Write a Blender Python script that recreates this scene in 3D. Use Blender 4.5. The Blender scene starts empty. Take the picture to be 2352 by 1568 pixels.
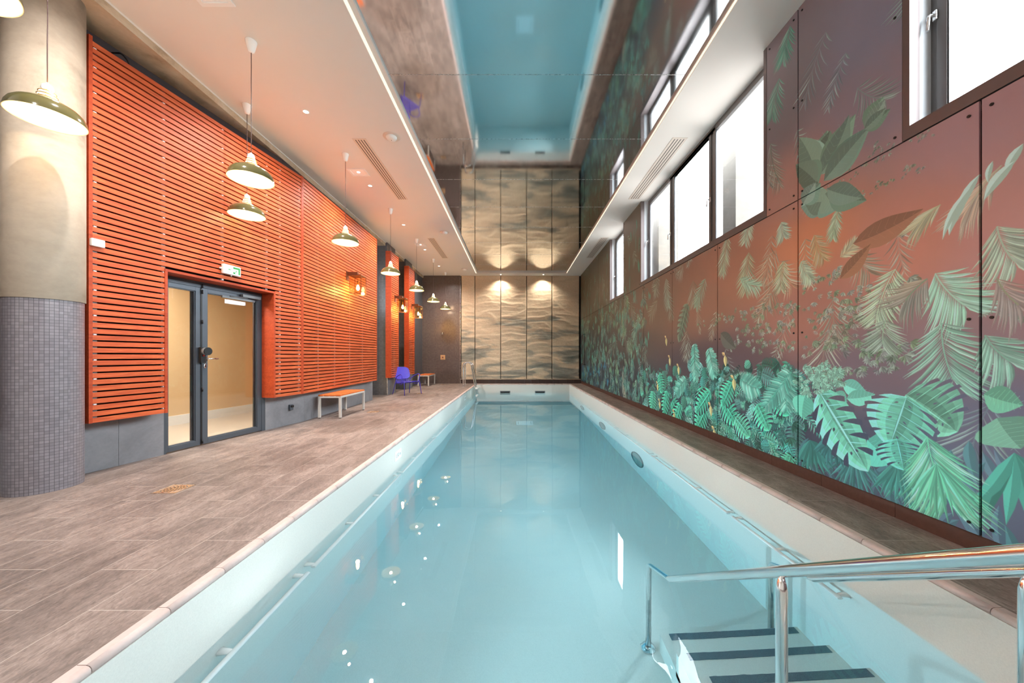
import bpy, bmesh, math, random
from mathutils import Vector, Matrix, noise
random.seed(7)
PI = math.pi
S = bpy.context.scene
C = S.collection

# ------------------------------------------------------------------ camera
cam = bpy.data.cameras.new('camera')
cam.sensor_fit = 'HORIZONTAL'; cam.sensor_width = 36.0
cam.lens = 36.0 * 800.0 / 2352.0
cam.shift_x = -8.0 / 2352.0
cam.shift_y = 32.0 / 2352.0
cam.clip_start = 0.02; cam.clip_end = 200
camo = bpy.data.objects.new('camera', cam); C.objects.link(camo)
camo.location = (0, 0, 1.2); camo.rotation_euler = (PI / 2, 0, 0)
S.camera = camo

# ------------------------------------------------------------------ render look
S.view_settings.view_transform = 'Standard'
S.view_settings.look = 'None'
S.view_settings.gamma = 1.0
S.view_settings.use_curve_mapping = False
S.view_settings.exposure = 1.42
cy = S.cycles
cy.use_denoising = True
cy.max_bounces = 9; cy.diffuse_bounces = 4; cy.glossy_bounces = 5
cy.transmission_bounces = 6; cy.transparent_max_bounces = 10; cy.volume_bounces = 0
cy.caustics_reflective = False; cy.caustics_refractive = True
cy.blur_glossy = 0.8
cy.sample_clamp_indirect = 8.0
cy.use_adaptive_sampling = True; cy.adaptive_threshold = 0.025

# ------------------------------------------------------------------ daylight
W = bpy.data.worlds.new('world'); S.world = W; W.use_nodes = True
bg = W.node_tree.nodes['Background']
bg.inputs[1].default_value = 1.0
_nt = W.node_tree
_tc = _nt.nodes.new('ShaderNodeTexCoord'); _sp = _nt.nodes.new('ShaderNodeSeparateXYZ'); _rp = _nt.nodes.new('ShaderNodeValToRGB')
_nt.links.new(_tc.outputs['Generated'], _sp.inputs[0]); _mr = _nt.nodes.new('ShaderNodeMapRange'); _mr.inputs[1].default_value = -1; _mr.inputs[2].default_value = 1
_nt.links.new(_sp.outputs['Z'], _mr.inputs[0]); _nt.links.new(_mr.outputs[0], _rp.inputs['Fac'])
_e = _rp.color_ramp.elements; _e[0].position = .43; _e[0].color = (2.0, 1.97, 1.94, 1); _e[1].position = .57; _e[1].color = (7.0, 7.5, 8.0, 1)
_x = _e.new(.9); _x.color = (12.0, 12.8, 13.6, 1)
_nt.links.new(_rp.outputs['Color'], bg.inputs[0])

# window openings in the right wall (y0, y1)
WIN = [(-1.4, 2.51), (3.87, 7.78), (8.96, 10.33)]
ZC = 4.62      # plaster ceiling
ZM = 4.68      # mirror ceiling
ZW = -0.37     # water
XR = 2.79      # face of the mural panels
YE = 14.95     # far wall face
for i, (a, b) in enumerate(WIN):
    L = bpy.data.lights.new('window_daylight', 'AREA'); L.shape = 'RECTANGLE'
    L.size = ZC - 2.75; L.size_y = b - a
    L.cycles.is_portal = True
    o = bpy.data.objects.new('window_daylight', L); C.objects.link(o)
    o.location = (3.06, (a + b) / 2, (ZC + 2.75) / 2)
    o.rotation_euler = (0, PI / 2, 0)

def s2l(c):
    r = []
    for v in c:
        v = v / 255.0
        r.append(v / 12.92 if v <= .04045 else ((v + .055) / 1.055) ** 2.4)
    return r

# ------------------------------------------------------------------ material helpers
def nmat(name, col=(.5, .5, .5), rough=.5, metal=0.0, spec=.5, em=None, ems=0.0):
    m = bpy.data.materials.new(name); m.use_nodes = True
    nt = m.node_tree; b = nt.nodes['Principled BSDF']
    b.inputs['Base Color'].default_value = (*col, 1)
    b.inputs['Roughness'].default_value = rough
    b.inputs['Metallic'].default_value = metal
    b.inputs['Specular IOR Level'].default_value = spec
    if em:
        b.inputs['Emission Color'].default_value = (*em, 1)
        b.inputs['Emission Strength'].default_value = ems
    return m, nt, b

def N(nt, typ, **kw):
    n = nt.nodes.new(typ)
    for k, v in kw.items():
        if k in n.inputs: n.inputs[k].default_value = v
        else: setattr(n, k, v)
    return n

def coords(nt, scale=(1, 1, 1), kind='Object', rot=(0, 0, 0), loc=(0, 0, 0)):
    t = nt.nodes.new('ShaderNodeTexCoord'); mp = nt.nodes.new('ShaderNodeMapping')
    mp.inputs['Scale'].default_value = scale; mp.inputs['Rotation'].default_value = rot
    mp.inputs['Location'].default_value = loc
    nt.links.new(t.outputs[kind], mp.inputs['Vector'])
    return mp.outputs['Vector']

def noise_tex(nt, vec, scale=5, detail=4, rough=.55, dist=0.0):
    n = nt.nodes.new('ShaderNodeTexNoise')
    n.inputs['Scale'].default_value = scale; n.inputs['Detail'].default_value = detail
    n.inputs['Roughness'].default_value = rough; n.inputs['Distortion'].default_value = dist
    nt.links.new(vec, n.inputs['Vector'])
    return n.outputs['Fac']

def ramp(nt, fac, stops):
    r = nt.nodes.new('ShaderNodeValToRGB')
    e = r.color_ramp.elements
    while len(e) < len(stops): e.new(.5)
    for i, (p, c) in enumerate(stops):
        e[i].position = p; e[i].color = (*c, 1)
    nt.links.new(fac, r.inputs['Fac'])
    return r.outputs['Color']

def mixc(nt, fac, a, b, typ='MIX'):
    m = nt.nodes.new('ShaderNodeMix'); m.data_type = 'RGBA'; m.blend_type = typ
    for sock, v in ((m.inputs[0], fac), (m.inputs[6], a), (m.inputs[7], b)):
        if isinstance(v, (int, float)): sock.default_value = v
        elif isinstance(v, (tuple, list)): sock.default_value = (*v, 1)
        else: nt.links.new(v, sock)
    return m.outputs[2]

def bump(nt, b, h, strength=.3, dist=.01):
    n = nt.nodes.new('ShaderNodeBump')
    n.inputs['Strength'].default_value = strength; n.inputs['Distance'].default_value = dist
    nt.links.new(h, n.inputs['Height']); nt.links.new(n.outputs['Normal'], b.inputs['Normal'])

def link(nt, a, b): nt.links.new(a, b)

M = {}
def simple(key, rgb, rough=.5, metal=0., spec=.5, var=.0, vs=6.0, bmp=0.0):
    m, nt, b = nmat(key, s2l(rgb), rough, metal, spec)
    v = coords(nt)
    f = noise_tex(nt, v, vs, 4)
    c = s2l(rgb); k = var if var else .004
    link(nt, ramp(nt, f, [(.3, [x * (1 - k) for x in c]), (.7, [min(1, x * (1 + k)) for x in c])]), b.inputs['Base Color'])
    if bmp: bump(nt, b, noise_tex(nt, v, vs * 12, 3), bmp, .003)
    M[key] = m
    return m

# deck tiles: 0.311 x 0.622 running bond along Y
def mk_deck(key, c1, c2, c3, rough=.5):
    m, nt, b = nmat(key, (.3, .25, .2), rough, 0, .35)
    v = coords(nt, (1, 1, 1), 'Object', (0, 0, 0))
    sep = N(nt, 'ShaderNodeSeparateXYZ'); link(nt, v, sep.inputs[0])
    comb = N(nt, 'ShaderNodeCombineXYZ')
    ay = N(nt, 'ShaderNodeMath', operation='ADD'); ay.inputs[1].default_value = 20 * .622 - 1.33; link(nt, sep.outputs['Y'], ay.inputs[0])
    ax = N(nt, 'ShaderNodeMath', operation='MULTIPLY_ADD'); ax.inputs[1].default_value = -1; ax.inputs[2].default_value = 20 * .311 - 1.70
    link(nt, sep.outputs['X'], ax.inputs[0])
    link(nt, ay.outputs[0], comb.inputs[0]); link(nt, ax.outputs[0], comb.inputs[1])
    br = nt.nodes.new('ShaderNodeTexBrick'); br.offset = .5; br.squash = 1
    br.inputs['Scale'].default_value = 1; br.inputs['Mortar Size'].default_value = .0016
    br.inputs['Mortar Smooth'].default_value = .3; br.inputs['Bias'].default_value = 0
    br.inputs['Brick Width'].default_value = .622; br.inputs['Row Height'].default_value = .311
    br.inputs['Color1'].default_value = (0, 0, 0, 1); br.inputs['Color2'].default_value = (1, 1, 1, 1)
    link(nt, comb.outputs[0], br.inputs['Vector'])
    # each tile shifts the stone pattern by its own value
    sh = N(nt, 'ShaderNodeVectorMath', operation='MULTIPLY_ADD')
    link(nt, br.outputs['Color'], sh.inputs[0]); sh.inputs[1].default_value = (9, 5, 3); link(nt, v, sh.inputs[2])
    mp = N(nt, 'ShaderNodeMapping'); mp.inputs['Scale'].default_value = (2.2, .8, 1); link(nt, sh.outputs[0], mp.inputs['Vector'])
    f1 = noise_tex(nt, mp.outputs[0], 2.4, 8, .62, .6)
    mp2 = N(nt, 'ShaderNodeMapping'); mp2.inputs['Scale'].default_value = (20, 7, 1); link(nt, sh.outputs[0], mp2.inputs['Vector'])
    f2 = noise_tex(nt, mp2.outputs[0], 3, 6, .7, 1.2)
    base = ramp(nt, f1, [(.25, s2l(c1)), (.5, s2l(c2)), (.78, s2l(c3))])
    tint = mixc(nt, .55, base, ramp(nt, f2, [(.35, (.25, .22, .2)), (.7, (.95, .9, .86))]), 'OVERLAY')
    vary = ramp(nt, br.outputs['Color'], [(0, (.84, .84, .84)), (1, (1.0, 1.0, 1.0))])
    tint = mixc(nt, 1.0, tint, vary, 'MULTIPLY')
    col = mixc(nt, br.outputs['Fac'], tint, s2l((190, 180, 170)))
    link(nt, col, b.inputs['Base Color'])
    bump(nt, b, f2, .25, .004)
    M[key] = m
mk_deck('deck_tile', (98, 90, 87), (128, 117, 112), (160, 148, 142))

def mk_mosaic(key, tile, c1, c2, grout, kind='UV', rough=.28, mort=.06):
    m, nt, b = nmat(key, (.1, .1, .1), rough, 0, .5)
    v = coords(nt, (1 / tile, 1 / tile, 1 / tile), kind)
    br = nt.nodes.new('ShaderNodeTexBrick'); br.offset = 0; br.squash = 1
    br.inputs['Scale'].default_value = 1; br.inputs['Mortar Size'].default_value = mort
    br.inputs['Mortar Smooth'].default_value = .2
    br.inputs['Brick Width'].default_value = 1; br.inputs['Row Height'].default_value = 1
    br.inputs['Color1'].default_value = (*s2l(c1), 1); br.inputs['Color2'].default_value = (*s2l(c2), 1)
    br.inputs['Mortar'].default_value = (*s2l(grout), 1)
    link(nt, v, br.inputs['Vector'])
    link(nt, br.outputs['Color'], b.inputs['Base Color'])
    inv = N(nt, 'ShaderNodeMath', operation='SUBTRACT'); inv.inputs[0].default_value = 1; link(nt, br.outputs['Fac'], inv.inputs[1])
    bump(nt, b, inv.outputs[0], .4, .001)
    M[key] = m
mk_mosaic('mosaic_column', .027, (118, 114, 120), (134, 130, 136), (76, 72, 78))
mk_mosaic('mosaic_wall', .05, (92, 80, 78), (104, 92, 88), (60, 50, 48))
mk_mosaic('mosaic_pier', .05, (84, 84, 88), (96, 96, 100), (62, 62, 66))

def mk_wood(key, base, dark, light):
    m, nt, b = nmat(key, (.5, .2, .1), .5, 0, .25)
    v = coords(nt, (1, 8, 14))
    f = noise_tex(nt, v, 2.2, 7, .62, 1.4)
    v2 = coords(nt, (.7, 1, 15.87))
    f2 = noise_tex(nt, v2, 1.0, 1)
    c = ramp(nt, f, [(.25, s2l(dark)), (.5, s2l(base)), (.8, s2l(light))])
    c = mixc(nt, .35, c, ramp(nt, f2, [(.3, (.45, .4, .38)), (.7, (1, 1, 1))]), 'MULTIPLY')
    link(nt, c, b.inputs['Base Color'])
    bump(nt, b, f, .1, .002)
    M[key] = m
mk_wood('cedar', (198, 92, 52), (168, 68, 38), (222, 120, 70))
mk_wood('cedar_frame', (176, 70, 36), (150, 54, 28), (196, 86, 48))
mk_wood('bench_wood', (214, 112, 54), (190, 88, 40), (232, 140, 80))

def mk_plain_concrete(key, cols, sc=1.3, rough=.75, bm=.15):
    m, nt, b = nmat(key, (.5, .5, .5), rough, 0, .25)
    v = coords(nt, (1, 1, 1.3))
    f = noise_tex(nt, v, sc, 8, .6, .8)
    g = noise_tex(nt, v, sc * 14, 4, .6)
    c = ramp(nt, f, [(p, s2l(c)) for p, c in cols])
    c = mixc(nt, .12, c, ramp(nt, g, [(.3, (.2, .2, .2)), (.7, (1, 1, 1))]), 'MULTIPLY')
    link(nt, c, b.inputs['Base Color']); bump(nt, b, g, bm, .004)
    M[key] = m
mk_plain_concrete('column_concrete', [(.28, (128, 117, 103)), (.45, (172, 159, 142)), (.7, (192, 180, 164))], 1.1)
mk_plain_concrete('beam_concrete', [(.3, (160, 140, 116)), (.5, (198, 176, 150)), (.72, (212, 198, 178))], 2.2)
mk_plain_concrete('grey_cladding', [(.3, (124, 124, 128)), (.5, (138, 138, 142)), (.7, (150, 150, 153))], 1.6, .6)
mk_plain_concrete('outside_concrete', [(.3, (84, 80, 74)), (.6, (96, 92, 86)), (.8, (104, 100, 94))], 1.0)

def mk_relief():
    m, nt, b = nmat('relief_stone', (.5, .4, .3), .8, 0, .2)
    v = coords(nt, (.42, 1, 2.1))
    f = noise_tex(nt, v, 1.25, 5, .5, .9)
    g = noise_tex(nt, coords(nt, (1, 1, 1.5)), 30, 5, .65)
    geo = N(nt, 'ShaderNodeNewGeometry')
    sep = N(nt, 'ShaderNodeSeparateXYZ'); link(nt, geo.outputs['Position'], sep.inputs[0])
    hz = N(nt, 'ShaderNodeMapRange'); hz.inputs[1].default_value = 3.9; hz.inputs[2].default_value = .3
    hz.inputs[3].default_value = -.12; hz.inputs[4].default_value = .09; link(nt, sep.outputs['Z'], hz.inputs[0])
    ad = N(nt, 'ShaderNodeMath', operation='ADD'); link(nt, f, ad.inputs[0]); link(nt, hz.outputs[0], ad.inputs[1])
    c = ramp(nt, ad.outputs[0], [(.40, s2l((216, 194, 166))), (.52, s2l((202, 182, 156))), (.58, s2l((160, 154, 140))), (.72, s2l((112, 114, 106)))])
    c = mixc(nt, .3, c, ramp(nt, g, [(.35, (.35, .35, .33)), (.65, (1, 1, 1))]), 'MULTIPLY')
    link(nt, c, b.inputs['Base Color']); bump(nt, b, g, .5, .01)
    M['relief_stone'] = m
mk_relief()

simple('plaster', (228, 222, 216), .9, spec=.2, var=.0)
simple('white_paint', (236, 236, 234), .45)
simple('porcelain', (250, 249, 246), .22)
simple('vent_paint', (214, 200, 188), .5)
simple('slot_dark', (58, 52, 48), .7)
simple('charcoal', (66, 58, 60), .75)
simple('void_dark', (40, 34, 34), .9)
simple('frame_grey', (84, 90, 98), .38, .35)
simple('frame_black', (22, 22, 24), .4)
simple('casing', (108, 96, 94), .4, .3)
simple('sash', (112, 110, 110), .38, .4)
simple('reveal_white', (222, 226, 230), .5)
simple('black_plastic', (24, 24, 26), .35)
simple('red_plastic', (200, 30, 20), .4)
simple('grey_plastic', (120, 122, 124), .35)
simple('skirting_brown', (84, 58, 50), .45, var=.12, vs=30)
simple('skirting_dark', (62, 48, 44), .4, var=.1, vs=30)
simple('coping', (196, 178, 172), .5, var=.05, vs=40)
simple('lining', (212, 211, 204), .6, var=.05, vs=160)
simple('tread_strip', (78, 100, 110), .7, var=.25, vs=220)
simple('strip_blue', (60, 90, 170), .6)
simple('corridor_wall', (222, 190, 146), .8)
simple('corridor_floor', (196, 186, 172), .45)
simple('bench_metal', (205, 202, 196), .35, .1)
simple('chair_violet', (76, 66, 190), .35, var=.04)
simple('drain_plate', (206, 168, 128), .35, .6)
simple('copper_brown', (92, 52, 30), .45, .5)
simple('brass', (186, 140, 74), .3, .85)
simple('plate_white', (244, 244, 244), .35)
simple('print_grey', (150, 150, 150), .5)
simple('sign_green', (30, 150, 70), .5)
simple('seal_dark', (30, 28, 30), .6)
simple('lamp_shade_outside', (88, 84, 52), .12, .0, spec=.9)
simple('lamp_shade_inside', (246, 222, 164), .5)
simple('cable', (60, 36, 32), .6)
simple('teal_glass', (84, 132, 132), .15)
simple('teal_rim', (60, 110, 116), .25, .5)
m_, nt_, b_ = nmat('chrome', (.86, .87, .88), .09, 1.0)
f_ = noise_tex(nt_, coords(nt_), 18, 3); link(nt_, ramp(nt_, f_, [(.3, (.07,) * 3), (.7, (.14,) * 3)]), b_.inputs['Roughness'])
M['chrome'] = m_
m_, nt_, b_ = nmat('satin_steel', (.72, .72, .72), .28, 1.0)
f_ = noise_tex(nt_, coords(nt_), 25, 3); link(nt_, ramp(nt_, f_, [(.3, (.22,) * 3), (.7, (.34,) * 3)]), b_.inputs['Roughness'])
M['satin_steel'] = m_
# dark mirror of the ceiling
m_, nt_, b_ = nmat('ceiling_mirror', (.74, .77, .78), .05, 1.0)
f_ = noise_tex(nt_, coords(nt_, (1, .3, 1)), 3, 3)
link(nt_, ramp(nt_, f_, [(.3, (.035,) * 3), (.7, (.075,) * 3)]), b_.inputs['Roughness'])
M['ceiling_mirror'] = m_

def emis(key, col, strength):
    m = bpy.data.materials.new(key); m.use_nodes = True; nt = m.node_tree
    nt.nodes.remove(nt.nodes['Principled BSDF'])
    e = nt.nodes.new('ShaderNodeEmission'); e.inputs[0].default_value = (*col, 1); e.inputs[1].default_value = strength
    nt.links.new(e.outputs[0], nt.nodes['Material Output'].inputs[0])
    M[key] = m
emis('glow_filament', (1.0, .72, .36), 18)
emis('glow_glass', (1.0, .78, .46), .85)
emis('glow_spot', (1.0, .86, .68), 6)
emis('glow_square', (1.0, .95, .86), 3)
emis('led_strip', (1.0, .83, .62), .55)
emis('exit_lit', (.85, 1.0, .85), 1.0)
def thin_glass(key, tint, rough=.0, amount=1.0):
    m = bpy.data.materials.new(key); m.use_nodes = True; nt = m.node_tree
    nt.nodes.remove(nt.nodes['Principled BSDF'])
    t = nt.nodes.new('ShaderNodeBsdfTransparent'); t.inputs[0].default_value = (*tint, 1)
    g = nt.nodes.new('ShaderNodeBsdfGlossy'); g.inputs['Roughness'].default_value = rough
    fr = nt.nodes.new('ShaderNodeLayerWeight'); fr.inputs['Blend'].default_value = .5
    pw = nt.nodes.new('ShaderNodeMath'); pw.operation = 'POWER'; pw.inputs[1].default_value = 5
    ml = nt.nodes.new('ShaderNodeMath'); ml.operation = 'MULTIPLY_ADD'; ml.inputs[1].default_value = .9 * amount; ml.inputs[2].default_value = .045 * amount; ml.use_clamp = True
    mx = nt.nodes.new('ShaderNodeMixShader')
    nt.links.new(fr.outputs['Facing'], pw.inputs[0]); nt.links.new(pw.outputs[0], ml.inputs[0]); nt.links.new(ml.outputs[0], mx.inputs[0])
    nt.links.new(t.outputs[0], mx.inputs[1]); nt.links.new(g.outputs[0], mx.inputs[2])
    nt.links.new(mx.outputs[0], nt.nodes['Material Output'].inputs[0])
    M[key] = m
thin_glass('window_glass', (.97, .98, .98))
thin_glass('door_glass', (.93, .93, .92))
thin_glass('lantern_glass', (1.0, .93, .76), .02)
# water
m = bpy.data.materials.new('pool_water'); m.use_nodes = True; nt = m.node_tree
nt.nodes.remove(nt.nodes['Principled BSDF'])
g = nt.nodes.new('ShaderNodeBsdfGlass'); g.inputs['IOR'].default_value = 1.333; g.inputs['Roughness'].default_value = 0.0
g.inputs['Color'].default_value = (1, 1, 1, 1)
va = nt.nodes.new('ShaderNodeVolumeAbsorption'); va.inputs['Color'].default_value = (.36, .83, .97, 1); va.inputs['Density'].default_value = .30
nt.links.new(g.outputs[0], nt.nodes['Material Output'].inputs['Surface'])
nt.links.new(va.outputs[0], nt.nodes['Material Output'].inputs['Volume'])
v = coords(nt)
f1 = noise_tex(nt, v, 1.1, 1, .5, .3)
# the water is only disturbed close to the steps
geo = N(nt, 'ShaderNodeNewGeometry')
dist = N(nt, 'ShaderNodeVectorMath', operation='DISTANCE'); link(nt, geo.outputs['Position'], dist.inputs[0]); dist.inputs[1].default_value = (.62, 1.75, -.37)
mr = N(nt, 'ShaderNodeMapRange'); mr.inputs[1].default_value = .15; mr.inputs[2].default_value = .75; mr.inputs[3].default_value = 1; mr.inputs[4].default_value = 0
link(nt, dist.outputs['Value'], mr.inputs[0])
f2 = noise_tex(nt, coords(nt, (1, .6, 1)), 5, 2, .5, .8)
mu = N(nt, 'ShaderNodeMath', operation='MULTIPLY'); link(nt, f2, mu.inputs[0]); link(nt, mr.outputs[0], mu.inputs[1])
mu2 = N(nt, 'ShaderNodeMath', operation='MULTIPLY_ADD'); link(nt, mu.outputs[0], mu2.inputs[0]); mu2.inputs[1].default_value = .9; link(nt, f1, mu2.inputs[2])
bp = N(nt, 'ShaderNodeBump'); bp.inputs['Strength'].default_value = .5; bp.inputs['Distance'].default_value = .006
link(nt, mu2.outputs[0], bp.inputs['Height']); link(nt, bp.outputs[0], g.inputs['Normal'])
M['pool_water'] = m
# mural print: colours of the print live in the mesh
m_, nt_, b_ = nmat('mural_print', (.1, .1, .1), .42, 0, .45)
tx_ = nt_.nodes.new('ShaderNodeTexImage'); tx_.interpolation = 'Linear'
tc_ = nt_.nodes.new('ShaderNodeTexCoord'); nt_.links.new(tc_.outputs['UV'], tx_.inputs['Vector'])
fn = noise_tex(nt_, coords(nt_), 3, 6, .6, .5)
link(nt_, mixc(nt_, .22, tx_.outputs['Color'], ramp(nt_, fn, [(.3, (.75, .75, .75)), (.7, (1.0, 1.0, 1.0))]), 'MULTIPLY'), b_.inputs['Base Color'])
M['mural_print'] = m_

# ------------------------------------------------------------------ mesh helpers
def box(bm, x0, x1, y0, y1, z0, z1, mi=0):
    vs = [bm.verts.new(p) for p in ((x0, y0, z0), (x1, y0, z0), (x1, y1, z0), (x0, y1, z0), (x0, y0, z1), (x1, y0, z1), (x1, y1, z1), (x0, y1, z1))]
    for f in ((0, 3, 2, 1), (4, 5, 6, 7), (0, 1, 5, 4), (1, 2, 6, 5), (2, 3, 7, 6), (3, 0, 4, 7)):
        bm.faces.new([vs[i] for i in f]).material_index = mi
    return vs

def rbox(bm, x0, x1, y0, y1, z0, z1, r=.01, seg=2):
    t = bmesh.new(); box(t, x0, x1, y0, y1, z0, z1)
    bmesh.ops.bevel(t, geom=t.edges[:] + t.verts[:], offset=r, segments=seg, affect='EDGES', profile=.5)
    me = bpy.data.meshes.new('t'); t.to_mesh(me); t.free(); bm.from_mesh(me); bpy.data.meshes.remove(me)

def smooth_path(pts, r=.05, n=6):
    """round the corners of a polyline"""
    out = [Vector(pts[0])]
    for i in range(1, len(pts) - 1):
        p0, p, p1 = Vector(pts[i - 1]), Vector(pts[i]), Vector(pts[i + 1])
        a = (p0 - p); b = (p1 - p)
        ra = min(r, a.length * .49, b.length * .49)
        A = p + a.normalized() * ra; B = p + b.normalized() * ra
        for k in range(n + 1):
            t = k / n
            out.append(A * (1 - t) ** 2 + p * 2 * t * (1 - t) + B * t * t)
    out.append(Vector(pts[-1]))
    return out

def tube(bm, pts, r, n=12, close=False, caps=True, radii=None):
    pts = [Vector(p) for p in pts]; k = len(pts)
    rings = []; up = None
    for i in range(k):
        if close: d = pts[(i + 1) % k] - pts[i - 1]
        else: d = pts[min(i + 1, k - 1)] - pts[max(i - 1, 0)]
        if d.length < 1e-9: d = Vector((0, 0, 1))
        d.normalize()
        if up is None:
            up = Vector((0, 0, 1)) if abs(d.z) < .9 else Vector((1, 0, 0))
        s = d.cross(up)
        if s.length < 1e-4: s = d.cross(Vector((0, 1, 0)))
        s.normalize(); up = s.cross(d).normalized()
        rr = radii[i] if radii else r
        rings.append([bm.verts.new(pts[i] + (s * math.cos(2 * PI * j / n) + up * math.sin(2 * PI * j / n)) * rr) for j in range(n)])
    for i in range(k if close else k - 1):
        a, b = rings[i], rings[(i + 1) % k]
        for j in range(n):
            f = bm.faces.new((a[j], a[(j + 1) % n], b[(j + 1) % n], b[j])); f.smooth = True
    if caps and not close:
        bm.faces.new(rings[0][::-1]); bm.faces.new(rings[-1])

def lathe(bm, prof, n=32, c=(0, 0), close=False, smooth=True, uv=None):
    rings = []
    for r, z in prof:
        if r < 1e-6: rings.append([bm.verts.new((c[0], c[1], z))])
        else: rings.append([bm.verts.new((c[0] + r * math.cos(2 * PI * j / n), c[1] + r * math.sin(2 * PI * j / n), z)) for j in range(n)])
    for i in range(len(rings) - 1):
        a, b = rings[i], rings[i + 1]
        for j in range(n):
            q = (j + 1) % n
            if len(a) == 1 and len(b) == 1: continue
            if len(a) == 1: f = bm.faces.new((a[0], b[q], b[j]))
            elif len(b) == 1: f = bm.faces.new((a[j], a[q], b[0]))
            else: f = bm.faces.new((a[j], a[q], b[q], b[j]))
            f.smooth = smooth
            if uv is not None:
                rr = prof[i][0]
                for lp in f.loops:
                    co = lp.vert.co; ang = math.atan2(co.y - c[1], co.x - c[0])
                    base = 2 * PI * (j + .5) / n
                    while ang < base - PI: ang += 2 * PI
                    while ang > base + PI: ang -= 2 * PI
                    lp[uv].uv = (ang * uv_r[0], co.z)
uv_r = [1.0]

def obj(name, bm, mats, parent=None, loc=None, rotz=0.0, bevel=0.0, nrm=True):
    if nrm: bmesh.ops.recalc_face_normals(bm, faces=bm.faces[:])
    me = bpy.data.meshes.new(name); bm.to_mesh(me); bm.free()
    if not isinstance(mats, (list, tuple)): mats = [mats]
    for k in mats: me.materials.append(M[k])
    o = bpy.data.objects.new(name, me); C.objects.link(o)
    if parent: o.parent = parent
    if loc: o.location = loc
    o.rotation_euler = (0, 0, rotz)
    if bevel:
        md = o.modifiers.new('bevel', 'BEVEL'); md.width = bevel; md.segments = 2; md.limit_method = 'ANGLE'
    return o

def tag(o, label, cat, group=None, kind=None):
    o['label'] = label; o['category'] = cat
    if group: o['group'] = group
    if kind: o['kind'] = kind
    return o

def thing(name, label, cat, loc=(0, 0, 0), rotz=0.0, group=None):
    o = bpy.data.objects.new(name, None); C.objects.link(o)
    o.location = loc; o.rotation_euler = (0, 0, rotz); o.empty_display_size = .1
    return tag(o, label, cat, group)

def struct(name, bm, mats, parent=None, **k):
    o = obj(name, bm, mats, parent, **k)
    if parent is None: o['kind'] = 'structure'
    return o

def dup(root, loc=None, rotz=None, label=None, group=None):
    def cp(o, par):
        c = o.copy(); C.objects.link(c)
        if par: c.parent = par
        for ch in list(kids.get(o.name, [])): cp(ch, c)
        return c
    kids = {}
    for o in bpy.data.objects:
        if o.parent: kids.setdefault(o.parent.name, []).append(o)
    r = cp(root, None)
    if loc is not None: r.location = loc
    if rotz is not None: r.rotation_euler = (0, 0, rotz)
    if label: r['label'] = label
    if group: r['group'] = group
    return r

B = bmesh.new

def wall_face(name, pts, mat, flip=False, uvo=True):
    """a thick-less helper is not used for things; this makes a quad prism with UV in metres"""
    bm = B()
    return bm

def add_uv_box(o):
    """box-projected UVs in metres"""
    me = o.data
    if not me.uv_layers: me.uv_layers.new(name='UVMap')
    uv = me.uv_layers[0].data
    for p in me.polygons:
        n = p.normal
        for li in p.loop_indices:
            co = me.vertices[me.loops[li].vertex_index].co
            if abs(n.z) > .7: uv[li].uv = (co.x, co.y)
            elif abs(n.x) > abs(n.y): uv[li].uv = (co.y, co.z)
            else: uv[li].uv = (co.x, co.z)

# ------------------------------------------------------------------ SETTING: left wall frames
TH = math.atan(.1766)
PHI = PI / 2 - TH
KINK_Y = 6.05
L0 = Vector((-4.768 + .1766 * 3.40, 3.40, 0))     # origin of the splayed part, on the wood face
def Lf(s, y=0., z=0.):                             # splayed frame -> world
    return Vector((L0.x + s * math.sin(TH) - y * math.cos(TH), L0.y + s * math.cos(TH) + y * math.sin(TH), z))
SK = (KINK_Y - 3.40) / math.cos(TH)                # length of the splayed screen
WD = .2245                                         # wood face stands this far off the wall
DS0, DS1, DZ = .782, 2.175, 2.14                   # door frame in the wall
# deck
bm = B()
box(bm, -6.4, -1.70, -3.0, 15.4, -.3, 0)
box(bm, 2.32, 3.2, -3.0, 15.4, -.3, 0)
box(bm, -1.70, 2.32, 14.68, 15.4, -.3, 0)
box(bm, -1.70, 2.32, -3.0, .40, -.3, 0)
floor = struct('floor', bm, 'deck_tile')
floor['label'] = 'brown-grey stone tile deck around the pool'
# coping
def coping(name, kind):
    bm = B(); prof = [(0, 0), (.036, 0), (.05, -.004), (.058, -.013), (.06, -.026), (.056, -.036), (.0, -.036)]
    def run(a, b, fn):
        n = max(1, round((b - a) / .311)); st = (b - a) / n
        for i in range(n):
            t0, t1 = a + i * st + .0015, a + (i + 1) * st - .0015
            r0 = [bm.verts.new(fn(t0, *p)) for p in prof]; r1 = [bm.verts.new(fn(t1, *p)) for p in prof]
            for j in range(len(prof)):
                q = (j + 1) % len(prof); f = bm.faces.new((r0[j], r0[q], r1[q], r1[j]))
                f.smooth = 0 < j < len(prof) - 2
            bm.faces.new(r0); bm.faces.new(r1[::-1])
    if kind == 'L': run(.42, 14.66, lambda t, d, z: (-1.70 + d, t, z + .001))
    if kind == 'R': run(.42, 14.66, lambda t, d, z: (2.32 - d, t, z + .001))
    if kind == 'F': run(-1.66, 2.28, lambda t, d, z: (t, 14.68 - d, z + .001))
    if kind == 'N': run(-1.66, 2.28, lambda t, d, z: (t, .40 + d, z + .001))
    o = struct(name, bm, 'coping')
    return o
for i, k in enumerate('LRFN'): coping('trim_%d' % (i + 1), k)
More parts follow.
